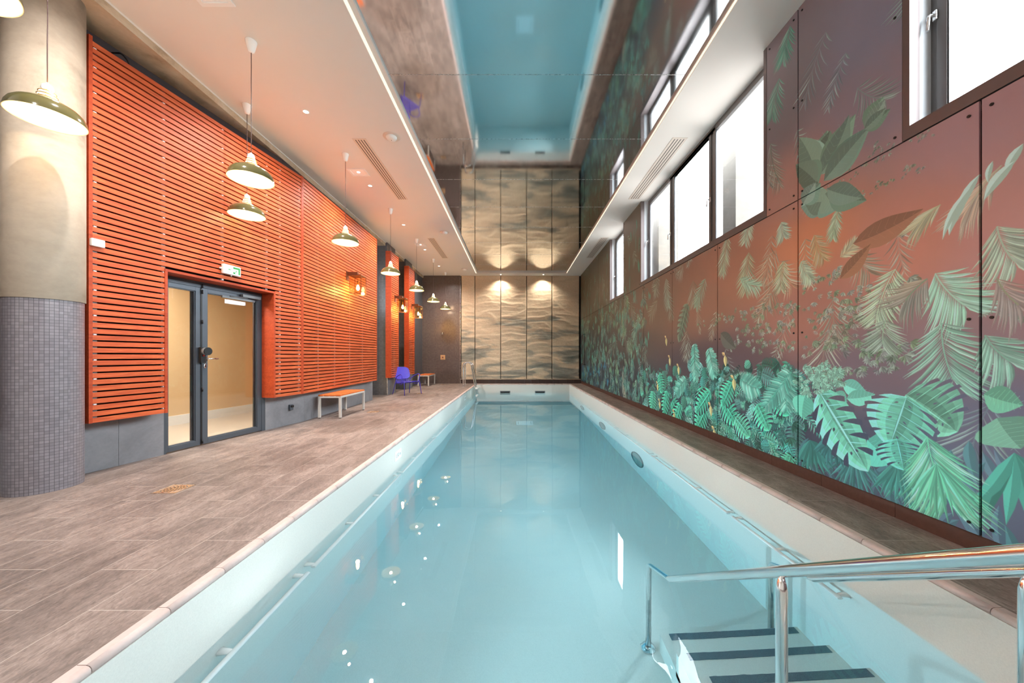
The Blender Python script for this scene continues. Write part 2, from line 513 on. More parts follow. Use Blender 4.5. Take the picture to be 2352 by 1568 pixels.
# pool basin with a floor that slopes down towards the far end
def zfloor(y):
    t = min(1, max(0, (y - 3.0) / 5.0))
    return -1.79 + t * (-.62)
bm = B()
box(bm, -2.0, -1.64, .1, 15.0, -3.0, -.034)
box(bm, 2.26, 2.62, .1, 15.0, -3.0, -.034)
box(bm, -1.64, 2.26, 14.62, 15.0, -3.0, -.034)
box(bm, -1.64, 2.26, .1, .46, -3.0, -.034)
ys = [.46, 3.0, 4.25, 5.5, 6.75, 8.0, 14.62]
top = [(bm.verts.new((-1.64, y, zfloor(y))), bm.verts.new((2.26, y, zfloor(y)))) for y in ys]
for a, b in zip(top, top[1:]): bm.faces.new((a[0], a[1], b[1], b[0]))
basin = struct('pool_basin', bm, 'lining', nrm=False)
basin['label'] = 'pale speckled pool basin sunk in the deck'
# water body
bm = B()
nx, ny = 2, 2
box(bm, -1.65, 2.27, .45, 14.63, -2.6, ZW)
water = obj('pool_water', bm, 'pool_water')
tag(water, 'still pale turquoise water filling the long pool', 'water', kind='stuff')

# left wall: splayed part with the door opening
bm = B()
def lbox(bm, s0, s1, y0, y1, z0, z1): box(bm, s0, s1, y0, y1, z0, z1)
lbox(bm, -1.2, DS0, WD, WD + .2, .56, 4.9)
lbox(bm, DS1, 2.52, WD, WD + .2, .56, 4.9)
lbox(bm, DS0, DS1, WD, WD + .2, DZ, 4.9)
lbox(bm, 2.50, 2.98, WD + .1, WD + .2, .0, .56)
wl = struct('wall_left', bm, 'charcoal', loc=L0, rotz=PHI)
bm = B()
lbox(bm, -1.2, -.055, WD - .004, WD + .2, 0, .56); lbox(bm, -.052, .36, WD - .004, WD + .2, 0, .56); lbox(bm, .363, DS0, WD - .004, WD + .2, 0, .56)
lbox(bm, DS1 + .0, 2.98, WD - .004, WD + .2, 0, .56)
struct('wall_left_base', bm, 'grey_cladding', loc=L0, rotz=PHI)
# straight part up to the first recess
bm = B(); box(bm, -4.15, -3.95, 5.90, 9.42, .0, 4.9); struct('wall_left_middle', bm, 'charcoal')
bm = B(); box(bm, -4.07, -3.866, 6.375, 8.2, 0, .56); box(bm, -4.07, -3.866, 8.203, 9.42, 0, .56)
struct('wall_left_middle_base', bm, 'grey_cladding')
# return and back of the recess, piers with mosaic
def mosaic_box(name, x0, x1, y0, y1, z0, z1, mat='mosaic_pier'):
    bm = B(); box(bm, x0, x1, y0, y1, z0, z1); o = struct(name, bm, mat); add_uv_box(o); return o
mosaic_box('wall_left_recess', -4.75, -4.55, 9.2, 15.3, 0, 4.9)
mosaic_box('wall_left_pier_near', -4.6, -3.885, 10.55, 11.26, 0, 4.9)
mosaic_box('wall_left_pier_far', -4.6, -3.885, 12.34, 13.08, 0, 4.9)
bm = B(); box(bm, -3.884, -3.872, 10.552, 11.262, 0, .58); box(bm, -3.884, -3.872, 12.342, 13.082, 0, .58)
struct('wall_left_pier_base', bm, 'grey_cladding')
mosaic_box('wall_left_corner', -4.6, -3.99, 13.08, 15.3, 0, 4.9, 'mosaic_pier')
# thin metal corner beads of the piers
bm = B()
for y in (10.545, 12.335): box(bm, -3.888, -3.882, y - .002, y + .004, .0, 4.52)
box(bm, -2.366, -2.352, 14.90, 14.925, .0, ZC)
struct('trim_5', bm, 'satin_steel')
# far wall: mosaic shower part, stone panel part
mosaic_box('wall_far_left', -4.6, -2.36, 14.92, 15.4, 0, 4.9, 'mosaic_wall')
bm = B(); box(bm, -2.36, 3.2, 15.02, 15.4, 0, 4.9); struct('wall_far', bm, 'void_dark')
bm = B()
x = -2.352
while x < 2.84:
    box(bm, x, min(x + .30, 2.84), 14.94, 15.02, 0, .175); x += .303
struct('baseboard_far', bm, 'skirting_dark')
bm = B(); box(bm, -2.352, 2.80, 14.91, 14.945, .172, .19)
struct('trim_6', bm, 'beam_concrete')
# right wall behind the mural panels
bm = B()
box(bm, 2.86, 3.04, -3.0, 15.4, 0, 2.70)
edges = [-3.0] + [v for w in WIN for v in w] + [15.4]
for a, b in zip(edges[::2], edges[1::2]): box(bm, 2.86, 3.04, a, b, 2.70, 4.95)
struct('wall_right', bm, 'void_dark')
bm = B(); y = -3.0
while y < 14.9:
    box(bm, 2.81, 2.87, y, min(y + .617, 14.94), 0, .117); y += .62
struct('baseboard_right', bm, 'skirting_brown')
# walls behind the camera
bm = B(); box(bm, -6.6, 3.4, -3.3, -3.0, -.3, 4.95); struct('wall_near', bm, 'plaster')
bm = B(); box(bm, -4.9, -4.6, -3.0, 2.6, 0, 4.9); struct('wall_left_near', bm, 'plaster')

# column
def column():
    cx, cyy = -4.285, 3.17
    root = thing('concrete_column', 'round raw concrete column with grey mosaic lower half beside the wood screen', 'column', (cx, cyy, 0))
    root['kind'] = 'structure'
    bm = B(); lathe(bm, [(.236, 1.695), (.240, 1.70), (.240, 4.52), (.0, 4.52)], 96)
    obj('shaft', bm, 'column_concrete', root)
    bm = B(); uv = bm.loops.layers.uv.new('UVMap'); uv_r[0] = .230
    lathe(bm, [(.230, 0), (.230, 1.70)], 96, uv=uv)
    lathe(bm, [(.230, 1.70), (.238, 1.70)], 96, uv=uv)
    obj('mosaic_sleeve', bm, 'mosaic_column', root)
column()

# ceiling
XL = -1.676; XRs = 2.15
bm = B()
box(bm, -3.95, XL, -3.0, 15.3, ZC, 5.05)
box(bm, XRs, 3.04, -3.0, 15.3, ZC, 5.05)
box(bm, XL, XRs, 14.55, 15.3, ZC, 5.05)
ceil = struct('ceiling', bm, 'plaster')
bm = B()
# ragged lower beam edge of raw concrete above the screens
bm2 = bm
n = 60
for i in range(n):
    y0, y1 = -3 + i * 18.3 / n, -3 + (i + 1) * 18.3 / n
box(bm, -6.6, -3.94, -3.0, 15.3, 4.52, 5.05)
struct('ceiling_beam', bm, 'beam_concrete')
bm = B()
pts = []
for i in range(240):
    y = -2.9 + i * .0755
    pts.append((-3.937 + .004 * noise.noise(Vector((y * 3, 0, 0))), y, ZC - .006 + .006 * noise.noise(Vector((y * 2.2, 4, 0)))))
tube(bm, pts, .012, 6)
struct('trim_7', bm, 'plaster')
# LED recess: step up, lit shelf on the left, slim lit step on the right and at the end
bm = B()
box(bm, XL - .02, XL + .012, -3, 14.55, ZC + .002, ZM, 0)
struct('trim_8', bm, 'plaster')
t = thing('led_light_strip', 'warm glowing light strip along the left edge of the mirror ceiling', 'light strip')
bm = B(); box(bm, XL + .014, XL + .045, -3, 14.52, ZC + .012, ZC + .02); obj('diffuser', bm, 'led_strip', t)
bm = B(); box(bm, XL, XL + .014, -3, 14.55, ZC + .0, ZC + .03); box(bm, XL + .045, XL + .10, -3, 14.55, ZC + .022, ZM - .001); obj('channel', bm, 'plaster', t)
t = thing('led_light_strip', 'thin warm light strip along the right edge of the mirror ceiling, above the windows', 'light strip')
bm = B(); box(bm, XRs - .022, XRs - .006, -3, 14.52, ZC + .012, ZC + .022); obj('diffuser', bm, 'led_strip', t)
bm = B(); box(bm, XRs - .006, XRs + .0, -3, 14.55, ZC - .0, ZC + .03); box(bm, XRs - .03, XRs - .002, -3, 14.55, ZC + .024, ZM - .001); obj('channel', bm, 'plaster', t)
bm = B(); box(bm, XL, XRs, 14.52, 14.55, ZC, ZM)
struct('trim_9', bm, 'plaster')
# mirror ceiling panels
joints = [4.32 + 1.285 * k for k in range(-1, 8)] + [14.53]
bm = B(); box(bm, XL + .02, XRs - .002, -3.0, joints[0] - .004, ZM, ZM + .02); struct('ceiling_mirror_near', bm, 'ceiling_mirror')
names = ['largest and nearest', 'second nearest', 'third nearest', 'fourth nearest', 'fifth nearest', 'fourth from the far wall', 'third from the far wall', 'second from the far wall', 'last before the far wall']
for i, (a, b) in enumerate(zip(joints, joints[1:])):
    bm = B(); rbox(bm, XL + .02, XRs - .002, a + .004, b - .004, ZM, ZM + .02, .002, 1)
    o = obj('mirror_panel', bm, 'ceiling_mirror')
    tag(o, 'dark mirror panel in the ceiling over the pool, ' + names[i] + ' in view', 'mirror panel', 'mirror panels of the ceiling')
bm = B()
for y in joints[:-1]: box(bm, XL + .02, XRs - .002, y - .003, y + .003, ZM - .002, ZM + .004)
struct('trim_10', bm, 'satin_steel')
# roof slab above everything
bm = B(); box(bm, -6.6, 3.05, -3.3, 15.5, 5.0, 5.3); struct('ceiling_slab', bm, 'plaster')

# corridor behind the glass door (in the splayed frame)
def LFo(name, bm, mat, parent=None): return obj(name, bm, mat, parent, loc=L0 if parent is None else None, rotz=PHI if parent is None else 0)
bm = B(); box(bm, -1.0, 4.6, 2.15, 2.3, 0, 2.7); box(bm, 3.0, 3.12, WD + .2, 1.05, 0, 2.7); box(bm, 3.0, 4.6, .95, 1.05, 0, 2.7); box(bm, 4.5, 4.6, 1.05, 2.3, 0, 2.7); box(bm, -1.0, -.85, WD + .2, 2.3, 0, 2.7)
o = LFo('wall_corridor', bm, 'corridor_wall'); o['kind'] = 'structure'
bm = B(); box(bm, -1.0, 3.1, WD + .2, 2.3, -.05, .0005); box(bm, 3.1, 4.6, 1.0, 2.3, -.05, .0005); o = LFo('floor_corridor', bm, 'corridor_floor'); o['kind'] = 'structure'
bm = B(); box(bm, -1.0, 3.1, WD + .2, 2.3, 2.7, 2.8); box(bm, 3.1, 4.6, 1.0, 2.3, 2.7, 2.8); o = LFo('ceiling_corridor', bm, 'plaster'); o['kind'] = 'structure'
bm = B(); box(bm, -.85, 4.5, 2.12, 2.16, 0, .16); o = LFo('baseboard_corridor', bm, 'white_paint'); o['kind'] = 'structure'
L = bpy.data.lights.new('corridor_light', 'AREA'); L.size = .5; L.energy = 46; L.color = (1, .93, .82)
o = bpy.data.objects.new('corridor_light', L); C.objects.link(o); o.location = Lf(1.2, 1.2, 2.66)

# ------------------------------------------------------------------ door
def door():
    root = thing('door_1', 'grey metal framed double glass door', 'door', L0, PHI)
    root['kind'] = 'structure'
    y0 = WD + .0
    bm = B()
    box(bm, DS0, DS0 + .03, y0, y0 + .07, 0, DZ); box(bm, DS1 - .06, DS1, y0, y0 + .07, 0, DZ)
    box(bm, DS0 + .03, DS1 - .06, y0, y0 + .07, DZ - .04, DZ)
    obj('door_frame', bm, 'frame_grey', root, bevel=.003)
    sm = DS0 + (4.636 - 4.209) * 1.0155
    def leaf(a, b, fa, fb):
        bm = B(); yy = y0 + .008; zt = DZ - .04; r0, r1 = .078, zt - .052
        box(bm, a, a + fa, yy, yy + .055, .012, zt); box(bm, b - fb, b, yy, yy + .055, .012, zt)
        box(bm, a + fa, b - fb, yy, yy + .055, .012, r0); box(bm, a + fa, b - fb, yy, yy + .055, r1, zt)
        # glazing bead
        box(bm, a + fa, a + fa + .010, yy + .012, yy + .05, r0, r1); box(bm, b - fb - .010, b - fb, yy + .012, yy + .05, r0, r1)
        box(bm, a + fa + .010, b - fb - .010, yy + .012, yy + .05, r0, r0 + .010); box(bm, a + fa + .010, b - fb - .010, yy + .012, yy + .05, r1 - .010, r1)
        lf = obj('door_leaf', bm, 'frame_grey', root, bevel=.002)
        bm = B(); box(bm, a + fa + .008, b - fb - .008, yy + .026, yy + .034, r0 + .008, r1 - .008)
        obj('glass_pane', bm, 'door_glass', lf)
        bm = B(); box(bm, b - fb - .03, b - fb - .011, yy + .036, yy + .055, r0 + .01, r1 - .01); box(bm, a + fa + .010, a + fa + .016, yy + .036, yy + .055, r0 + .01, r1 - .01)
        obj('pane_seal', bm, 'seal_dark', lf)
        return lf
    leaf(DS0 + .02, sm - .008, .035, .06)
    l2 = leaf(sm + .008, DS1 - .045, .075, .085)
    bm = B(); box(bm, sm - .010, sm + .010, y0 + .002, y0 + .06, .012, DZ - .05); obj('meeting_seal', bm, 'frame_black', root)
    # hinges dots on the meeting stile
    for z in (.03, .72, 1.62, 2.02, 2.10):
        bm = B(); tube(bm, [(sm + .002, y0 - .012, z), (sm + .002, y0 - .012, z + .05)], .008, 8); obj('hinge', bm, 'frame_black', root)
    sx = sm + .045
    # lever handle
    bm = B(); lathe(bm, [(0, 0), (.025, 0), (.025, .008), (0, .008)], 20)
    bmesh.ops.rotate(bm, verts=bm.verts[:], cent=(0, 0, 0), matrix=Matrix.Rotation(PI / 2, 3, 'X'))
    bmesh.ops.scale(bm, verts=bm.verts[:], vec=(.75, 1, 1.4))
    bmesh.ops.translate(bm, verts=bm.verts[:], vec=(sx, y0 + .008, 1.155))
    tube(bm, smooth_path([(sx, y0 + .004, 1.155), (sx, y0 - .05, 1.155), (sx + .13, y0 - .052, 1.155)], .02), .0095, 10)
    obj('handle', bm, 'satin_steel', root)
    bm = B(); lathe(bm, [(0, 0), (.022, 0), (.022, .008), (0, .008)], 20)
    bmesh.ops.rotate(bm, verts=bm.verts[:], cent=(0, 0, 0), matrix=Matrix.Rotation(PI / 2, 3, 'X'))
    bmesh.ops.scale(bm, verts=bm.verts[:], vec=(.7, 1, 1.5)); bmesh.ops.translate(bm, verts=bm.verts[:], vec=(sx, y0 + .008, 1.06))
    k = obj('lock_plate', bm, 'satin_steel', root)
    bm = B(); box(bm, sx - .005, sx + .005, y0 - .004, y0 + .004, 1.045, 1.075); obj('keyhole', bm, 'black_plastic', k)
    # closer
    bm = B(); rbox(bm, DS1 - .42, DS1 - .12, y0 - .05, y0 - .004, DZ - .075, DZ - .03, .006); tube(bm, [(DS1 - .33, y0 - .03, DZ - .08), (DS1 - .60, y0 - .03, DZ - .09)], .008, 8)
    box(bm, DS1 - .70, DS1 - .20, y0 - .02, y0 + .008, DZ - .125, DZ - .095)
    obj('door_closer', bm, 'grey_plastic', root)
door()
# access lock box on the meeting stile
sm = DS0 + (4.636 - 4.209) * 1.0155
t = thing('code_lock', 'black electronic lock with round grey knob on the glass door stile', 'lock', Lf(sm - .035, WD, 0), PHI)
bm = B(); rbox(bm, -.01, .055, -.05, -.004, 1.10, 1.31, .006); obj('body', bm, 'black_plastic', t)
bm = B(); tube(bm, [(.03, -.10, 1.255), (.03, -.045, 1.255)], .05, 20); obj('knob', bm, 'grey_plastic', t)
bm = B(); tube(bm, [(.03, -.115, 1.255), (.03, -.102, 1.255)], .052, 20); tube(bm, [(.03, -.06, 1.255), (.03, -.048, 1.255)], .052, 20); obj('knob_ring', bm, 'black_plastic', t)
bm = B(); box(bm, .012, .03, -.056, -.05, 1.19, 1.205); obj('indicator', bm, 'red_plastic', t)

# ------------------------------------------------------------------ slatted cedar screens
ZB, ZT = .533, 4.31
PIT = (ZT - ZB) / 60
def screen(name, label, length, loc, rotz, opening=None, battens=(), clips=True):
    root = thing(name, label, 'wood screen', loc, rotz, 'slatted wood screens on the left wall')
    bm = B()
    for i in range(60):
        z0 = ZB + i * PIT + .002; z1 = z0 + PIT - .0165
        segs = [(.028, length - .028)]
        if opening:
            a, b, zt = opening
            if z0 < zt + .03:
                segs = [(.028, a - .028), (b + .028, length - .028)]
        for a_, b_ in segs: box(bm, a_, b_, .002, .022, z0, z1)
    obj('slats', bm, 'cedar', root)
    bm = B()
    d = .165 if opening is None else .2195
    if opening:
        a, b, zt = opening
        for x0, x1, z0 in ((0, .028, ZB), (length - .028, length, ZB)): box(bm, x0, x1, -.002, d, z0, ZT + (.03 if x0 == 0 else 0))
        box(bm, a - .028, a, -.004, d, ZB, zt + .03); box(bm, b, b + .028, -.004, d, ZB, zt + .03)
        box(bm, a, b, -.004, d, zt, zt + .03)
        box(bm, .028, a - .028, .024, d, ZB, ZB + .02); box(bm, b + .028, length - .028, .024, d, ZB, ZB + .02)
    else:
        box(bm, 0, .028, -.002, d, ZB, ZT); box(bm, length - .028, length, -.002, d, ZB, ZT)
        box(bm, .028, length - .028, .024, d, ZB, ZB + .02)
    box(bm, .028, length - .028, .024, d, ZT - .02, ZT)
    obj('frame', bm, 'cedar_frame', root)
    bm = B(); 
    if opening:
        a, b, zt = opening
        box(bm, .03, a - .03, .075, .085, ZB + .02, ZT - .02); box(bm, b + .03, length - .03, .075, .085, ZB + .02, ZT - .02); box(bm, a - .03, b + .03, .075, .085, zt + .03, ZT - .02)
    else: box(bm, .03, length - .03, .075, .085, ZB + .02, ZT - .02)
    obj('gap_shade_sheet', bm, 'void_dark', root)  # dark sheet added behind the slats for the shade in the gaps
    bm = B(); nclip = 0; cmesh = None
    for k, bx in enumerate(battens):
        z0 = ZB + .02
        if opening and opening[0] - .03 < bx < opening[1] + .03: z0 = opening[2] + .03
        box(bm, bx, bx + .04, .024, .074, z0, ZT - .02)
        for i in range(1, 60):
            zz = ZB + i * PIT - .007
            if zz < z0: continue
            if clips and (i + 2 * k) % 7 in (0, 3) and nclip < 98:
                nclip += 1
                if cmesh is None:
                    bc = B(); box(bc, 0, .022, .010, .024, -.006, .006); o = obj('clip', bc, 'plate_white', root); cmesh = o.data
                else:
                    o = bpy.data.objects.new('clip', cmesh); C.objects.link(o); o.parent = root
                o.location = (bx + .006, 0, zz)
    obj('batten', bm, 'grey_plastic', root)
    return root
s1 = screen('slatted_wood_screen', 'largest slatted cedar screen, next to the column, with the glass door in it', SK, L0, PHI,
            opening=(.666, 2.109, 2.175), battens=(.035, .62, 1.30, 1.98, 2.22, SK - .075))
s2 = screen('slatted_wood_screen', 'second slatted cedar screen, behind the long bench, with a wall lantern', 9.30 - KINK_Y, (-3.70, KINK_Y + .003, 0), PI / 2,
            battens=(.5, 1.1, 1.75, 2.4), clips=False)
s3 = screen('slatted_wood_screen', 'narrow slatted cedar screen on the first pier, behind the violet chair', .68, (-3.70, 10.36, 0), PI / 2, battens=(.3,), clips=False)
s4 = screen('slatted_wood_screen', 'narrowest-looking slatted cedar screen on the far pier, beside the shower wall', .68, (-3.70, 12.09, 0), PI / 2, battens=(.3,), clips=False)
# cable loop on the wall above the first screen
bm = B(); q = [Lf(.30, WD - .012, 4.44), Lf(.31, .10, 4.43), Lf(.34, .07, 4.38), Lf(.37, .06, 4.30)]
tube(bm, smooth_path(q, .04), .008, 8); o = obj('cable_loop', bm, 'frame_black'); tag(o, 'short black cable loop above the top of the largest wood screen', 'cable')

# ------------------------------------------------------------------ relief stone panels on the far wall
px = [-2.336, -1.738, -.635, .477, 1.57, 2.747]
plab = ['narrow beige stone panel at the left edge of the far wall, beside dark tiles', 'beige rippled stone panel behind the pool ladder, second from left',
        'middle beige rippled stone panel of the far wall', 'rippled stone panel with the darkest grey-green bands, second from right', 'roughest rippled stone panel, at the right corner beside the mural']
def relief_h(x, z, seed):
    v = Vector((x * .55 + seed * 3.1, z * 1.0, seed))
    w = noise.noise(Vector((x * .5, z * .35, seed * 2.0))) * .6
    h = 0
    for k, (fz, am, sl) in enumerate(((1.7, 1.0, .22), (2.9, .75, -.30), (5.2, .3, .2))):
        ph = z * fz + sl * x + w * 1.6 + .75 * noise.noise(Vector((x * 1.1 + k * 5, z * 1.4, seed + k)))
        s = ph - math.floor(ph)
        ridge = s ** 2.2 if s < .82 else .646 * (1 - (s - .82) / .18)
        env = .5 + .9 * noise.noise(Vector((x * 1.3 + 9 * k, z * 1.6 + 7, seed * 1.7 + k)))
        h += am * ridge * max(0, env)
    h += .12 * noise.noise(Vector((x * 9, z * 14, seed)))
    return h * .042
for i in range(5):
    a, b = px[i] + .012, px[i + 1] - .012
    nx_ = max(16, int((b - a) / .022)); nz_ = 210
    bm = B(); z0, z1 = .192, ZC + .03
    G = []
    for ix in range(nx_ + 1):
        x = a + (b - a) * ix / nx_; col = []
        for iz in range(nz_ + 1):
            z = z0 + (z1 - z0) * iz / nz_
            e = min(x - a, b - x); ed = min(1, e / .02 + .0)
            col.append(bm.verts.new((x, 15.0 - .045 - relief_h(x, z, i * 1.37 + .4) * (.35 + .65 * ed), z)))
        G.append(col)
    for ix in range(nx_):
        for iz in range(nz_):
            f = bm.faces.new((G[ix][iz], G[ix + 1][iz], G[ix + 1][iz + 1], G[ix][iz + 1])); f.smooth = True
    for col in (G[0], G[-1]):
        back = [bm.verts.new((v.co.x, 15.015, v.co.z)) for v in col]
        for iz in range(nz_): bm.faces.new((col[iz], col[iz + 1], back[iz + 1], back[iz]))
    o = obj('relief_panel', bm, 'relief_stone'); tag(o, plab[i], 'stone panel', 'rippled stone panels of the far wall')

# ------------------------------------------------------------------ mural
def uv_px(px_, py_):
    u, v = px_ - 1184.0, 816.0 - py_
    Y = XR * 800 / u
    return (Y, 1.2 + v * Y / 800)
def lerp(a, b, t): return tuple(a[i] + (b[i] - a[i]) * t for i in range(len(a)))
BGK = [  # (px, py, sRGB) print ground colours, some window haze painted in
    (2000, 60, (104, 96, 104)), (2000, 250, (112, 96, 100)), (2250, 250, (136, 100, 98)), (1850, 560, (160, 98, 70)), (2100, 560, (152, 96, 80)), (2300, 560, (146, 100, 92)),
    (2200, 780, (112, 88, 88)), (2000, 850, (92, 76, 80)), (2250, 950, (84, 80, 92)), (2200, 1150, (74, 78, 92)), (2000, 1050, (60, 60, 72)), (1850, 420, (136, 96, 84)),
    (1850, 720, (128, 84, 72)), (1700, 620, (128, 84, 66)), (1600, 700, (112, 76, 60)), (1700, 850, (72, 56, 58)), (1600, 860, (58, 48, 50)), (1600, 950, (44, 44, 52)),
    (1800, 1000, (48, 46, 56)), (1500, 720, (92, 70, 56)), (1450, 780, (66, 54, 48)), (1450, 880, (40, 40, 44)), (1400, 820, (52, 46, 44)), (1380, 700, (72, 60, 46)),
    (1350, 640, (64, 54, 40)), (1345, 800, (44, 44, 42)), (1345, 860, (34, 42, 46)), (1400, 880, (34, 40, 46)), (1450, 540, (84, 72, 58)), (1800, 250, (96, 84, 84))]
BGW = [(*uv_px(a, b), tuple(min(255, v * k) for v, k in zip(c, (1.36, 1.46, 1.54)))) for a, b, c in BGK]
def bgcol(Y, z):
    acc = [0, 0, 0]; tw = 0
    for (y_, z_, c) in BGW:
        d2 = (math.log(max(Y, .5)) - math.log(y_)) ** 2 * 6 + (z - z_) ** 2 * 1.2
        w = 1 / (d2 + .03) ** 2
        tw += w
        for i in range(3): acc[i] += c[i] * w
    return tuple(a / tw for a in acc)
import numpy as np
MS = 380.0; MY0, MY1 = -2.1, 14.95; MZ0, MZ1 = .10, 4.64
MW, MH = int((MY1 - MY0) * MS), int((MZ1 - MZ0) * MS)
class Mural:
    """paints the printed jungle into a colour array, one convex patch at a time"""
    def __init__(s):
        gy = np.linspace(MY0, MY1, 171); gz = np.linspace(MZ0, MZ1, 47)
        G = np.array([[bgcol(y, z) for y in gy] for z in gz], dtype=np.float32)
        yy = np.linspace(0, 170, MW); zz = np.linspace(0, 46, MH)
        yi = np.minimum(yy.astype(int), 169); zi = np.minimum(zz.astype(int), 45)
        fy = (yy - yi)[None, :, None].astype(np.float32); fz = (zz - zi)[:, None, None].astype(np.float32)
        A = G[zi][:, yi]; Bq = G[zi][:, yi + 1]; Cq = G[zi + 1][:, yi]; D = G[zi + 1][:, yi + 1]
        s.im = (A * (1 - fy) + Bq * fy) * (1 - fz) + (Cq * (1 - fy) + D * fy) * fz
        s.k = 0; s.a = 1.0; s.n = 0
    def poly(s, pts, col):
        P_ = [((y - MY0) * MS, (z - MZ0) * MS) for y, z in pts]
        ar = sum(P_[i - 1][0] * P_[i][1] - P_[i][0] * P_[i - 1][1] for i in range(len(P_)))
        if abs(ar) < 1e-6: return
        if ar < 0: P_ = P_[::-1]
        x0 = max(0, int(min(p[0] for p in P_)) - 1); x1 = min(MW, int(max(p[0] for p in P_)) + 3)
        y0 = max(0, int(min(p[1] for p in P_)) - 1); y1 = min(MH, int(max(p[1] for p in P_)) + 3)
        if x1 <= x0 or y1 <= y0: return
        X = np.arange(x0, x1, dtype=np.float32)[None, :] + .5; Yy = np.arange(y0, y1, dtype=np.float32)[:, None] + .5
        d = None
        for i in range(len(P_)):
            a, b = P_[i - 1], P_[i]; ex, ey = b[0] - a[0], b[1] - a[1]; L_ = math.hypot(ex, ey)
            if L_ < 1e-4: continue
            e = (ex * (Yy - a[1]) - ey * (X - a[0])) / L_
            d = e if d is None else np.minimum(d, e)
        if d is None: return
        col = tone(col); al = (np.clip(d + .62, 0, 1) * s.a)[:, :, None]
        reg = s.im[y0:y1, x0:x1]
        reg += (np.array(col, dtype=np.float32) - reg) * al
        s.n += 1
def shade(c, k): return tuple(min(255, max(0, v * k)) for v in c)
def blade(mu, b, t, w, col, bend=0.0, n=5, two=True, w0=0.0):
    """lens-shaped leaf from b to t"""
    dy, dz = t[0] - b[0], t[1] - b[1]; L = math.hypot(dy, dz)
    if L < 1e-5: return
    nx_, nz_ = -dz / L, dy / L
    mid = []; 
    for i in range(n + 1):
        f = i / n; bb = bend * L * 4 * f * (1 - f) * .5
        ww = w * (math.sin(PI * (w0 + (1 - w0) * f) ** .8) + .02) * .5
        cx_, cz_ = b[0] + dy * f + nx_ * bb, b[1] + dz * f + nz_ * bb
        mid.append(((cx_, cz_), (cx_ + nx_ * ww, cz_ + nz_ * ww), (cx_ - nx_ * ww, cz_ - nz_ * ww)))
    for i in range(n):
        m0, a0, b0 = mid[i]; m1, a1, b1 = mid[i + 1]
        if two:
            mu.poly([m0, a0, a1, m1], shade(col, 1.06)); mu.poly([m0, m1, b1, b0], shade(col, .86))
        else: mu.poly([a0, a1, b1, b0], col)
def palm(mu, b, t, col, n=16, ln=.35, ang=55, droop=.12, w=.016, bend=.1, fade=1.0, bgmix=0.0):
    mu.k += 1
    dy, dz = t[0] - b[0], t[1] - b[1]; L = math.hypot(dy, dz); a = math.atan2(dz, dy)
    nx_, nz_ = -dz / L, dy / L
    pr = None
    for i in range(n + 1):
        f = i / n; bb = bend * L * 2 * f * (1 - f)
        p = (b[0] + dy * f + nx_ * bb, b[1] + dz * f + nz_ * bb)
        if pr:
            mu.poly([(pr[0] - nx_ * .004, pr[1] - nz_ * .004), (p[0] - nx_ * .003, p[1] - nz_ * .003), (p[0] + nx_ * .003, p[1] + nz_ * .003), (pr[0] + nx_ * .004, pr[1] + nz_ * .004)], shade(col, .95))
        pr = p
        l = ln * (.45 + .75 * math.sin(PI * (f * .85 + .1))) * random.uniform(.88, 1.08)
        for sd in (1, -1):
            aa = a + sd * math.radians(ang * (1 - .45 * f) + random.uniform(-4, 4))
            e = (p[0] + math.cos(aa) * l, p[1] + math.sin(aa) * l - droop * l)
            c = lerp(lerp(shade(col, random.uniform(.78, 1.1)), (206, 232, 214), random.random() ** 2 * .55), bgcol(*e), bgmix)
            blade(mu, p, e, w * random.uniform(.8, 1.2), c, bend=-sd * .10, n=3)
def fan(mu, c, r, a0, a1, n, col, w=.02, bgmix=0):
    mu.k += 1
    for i in range(n):
        a = math.radians(a0 + (a1 - a0) * i / (n - 1) + random.uniform(-2, 2)); l = r * random.uniform(.8, 1.05)
        e = (c[0] + math.cos(a) * l, c[1] + math.sin(a) * l - .12 * l)
        blade(mu, c, e, w, lerp(shade(col, random.uniform(.8, 1.1)), bgcol(*e), bgmix), bend=random.uniform(-.08, .08), n=4)
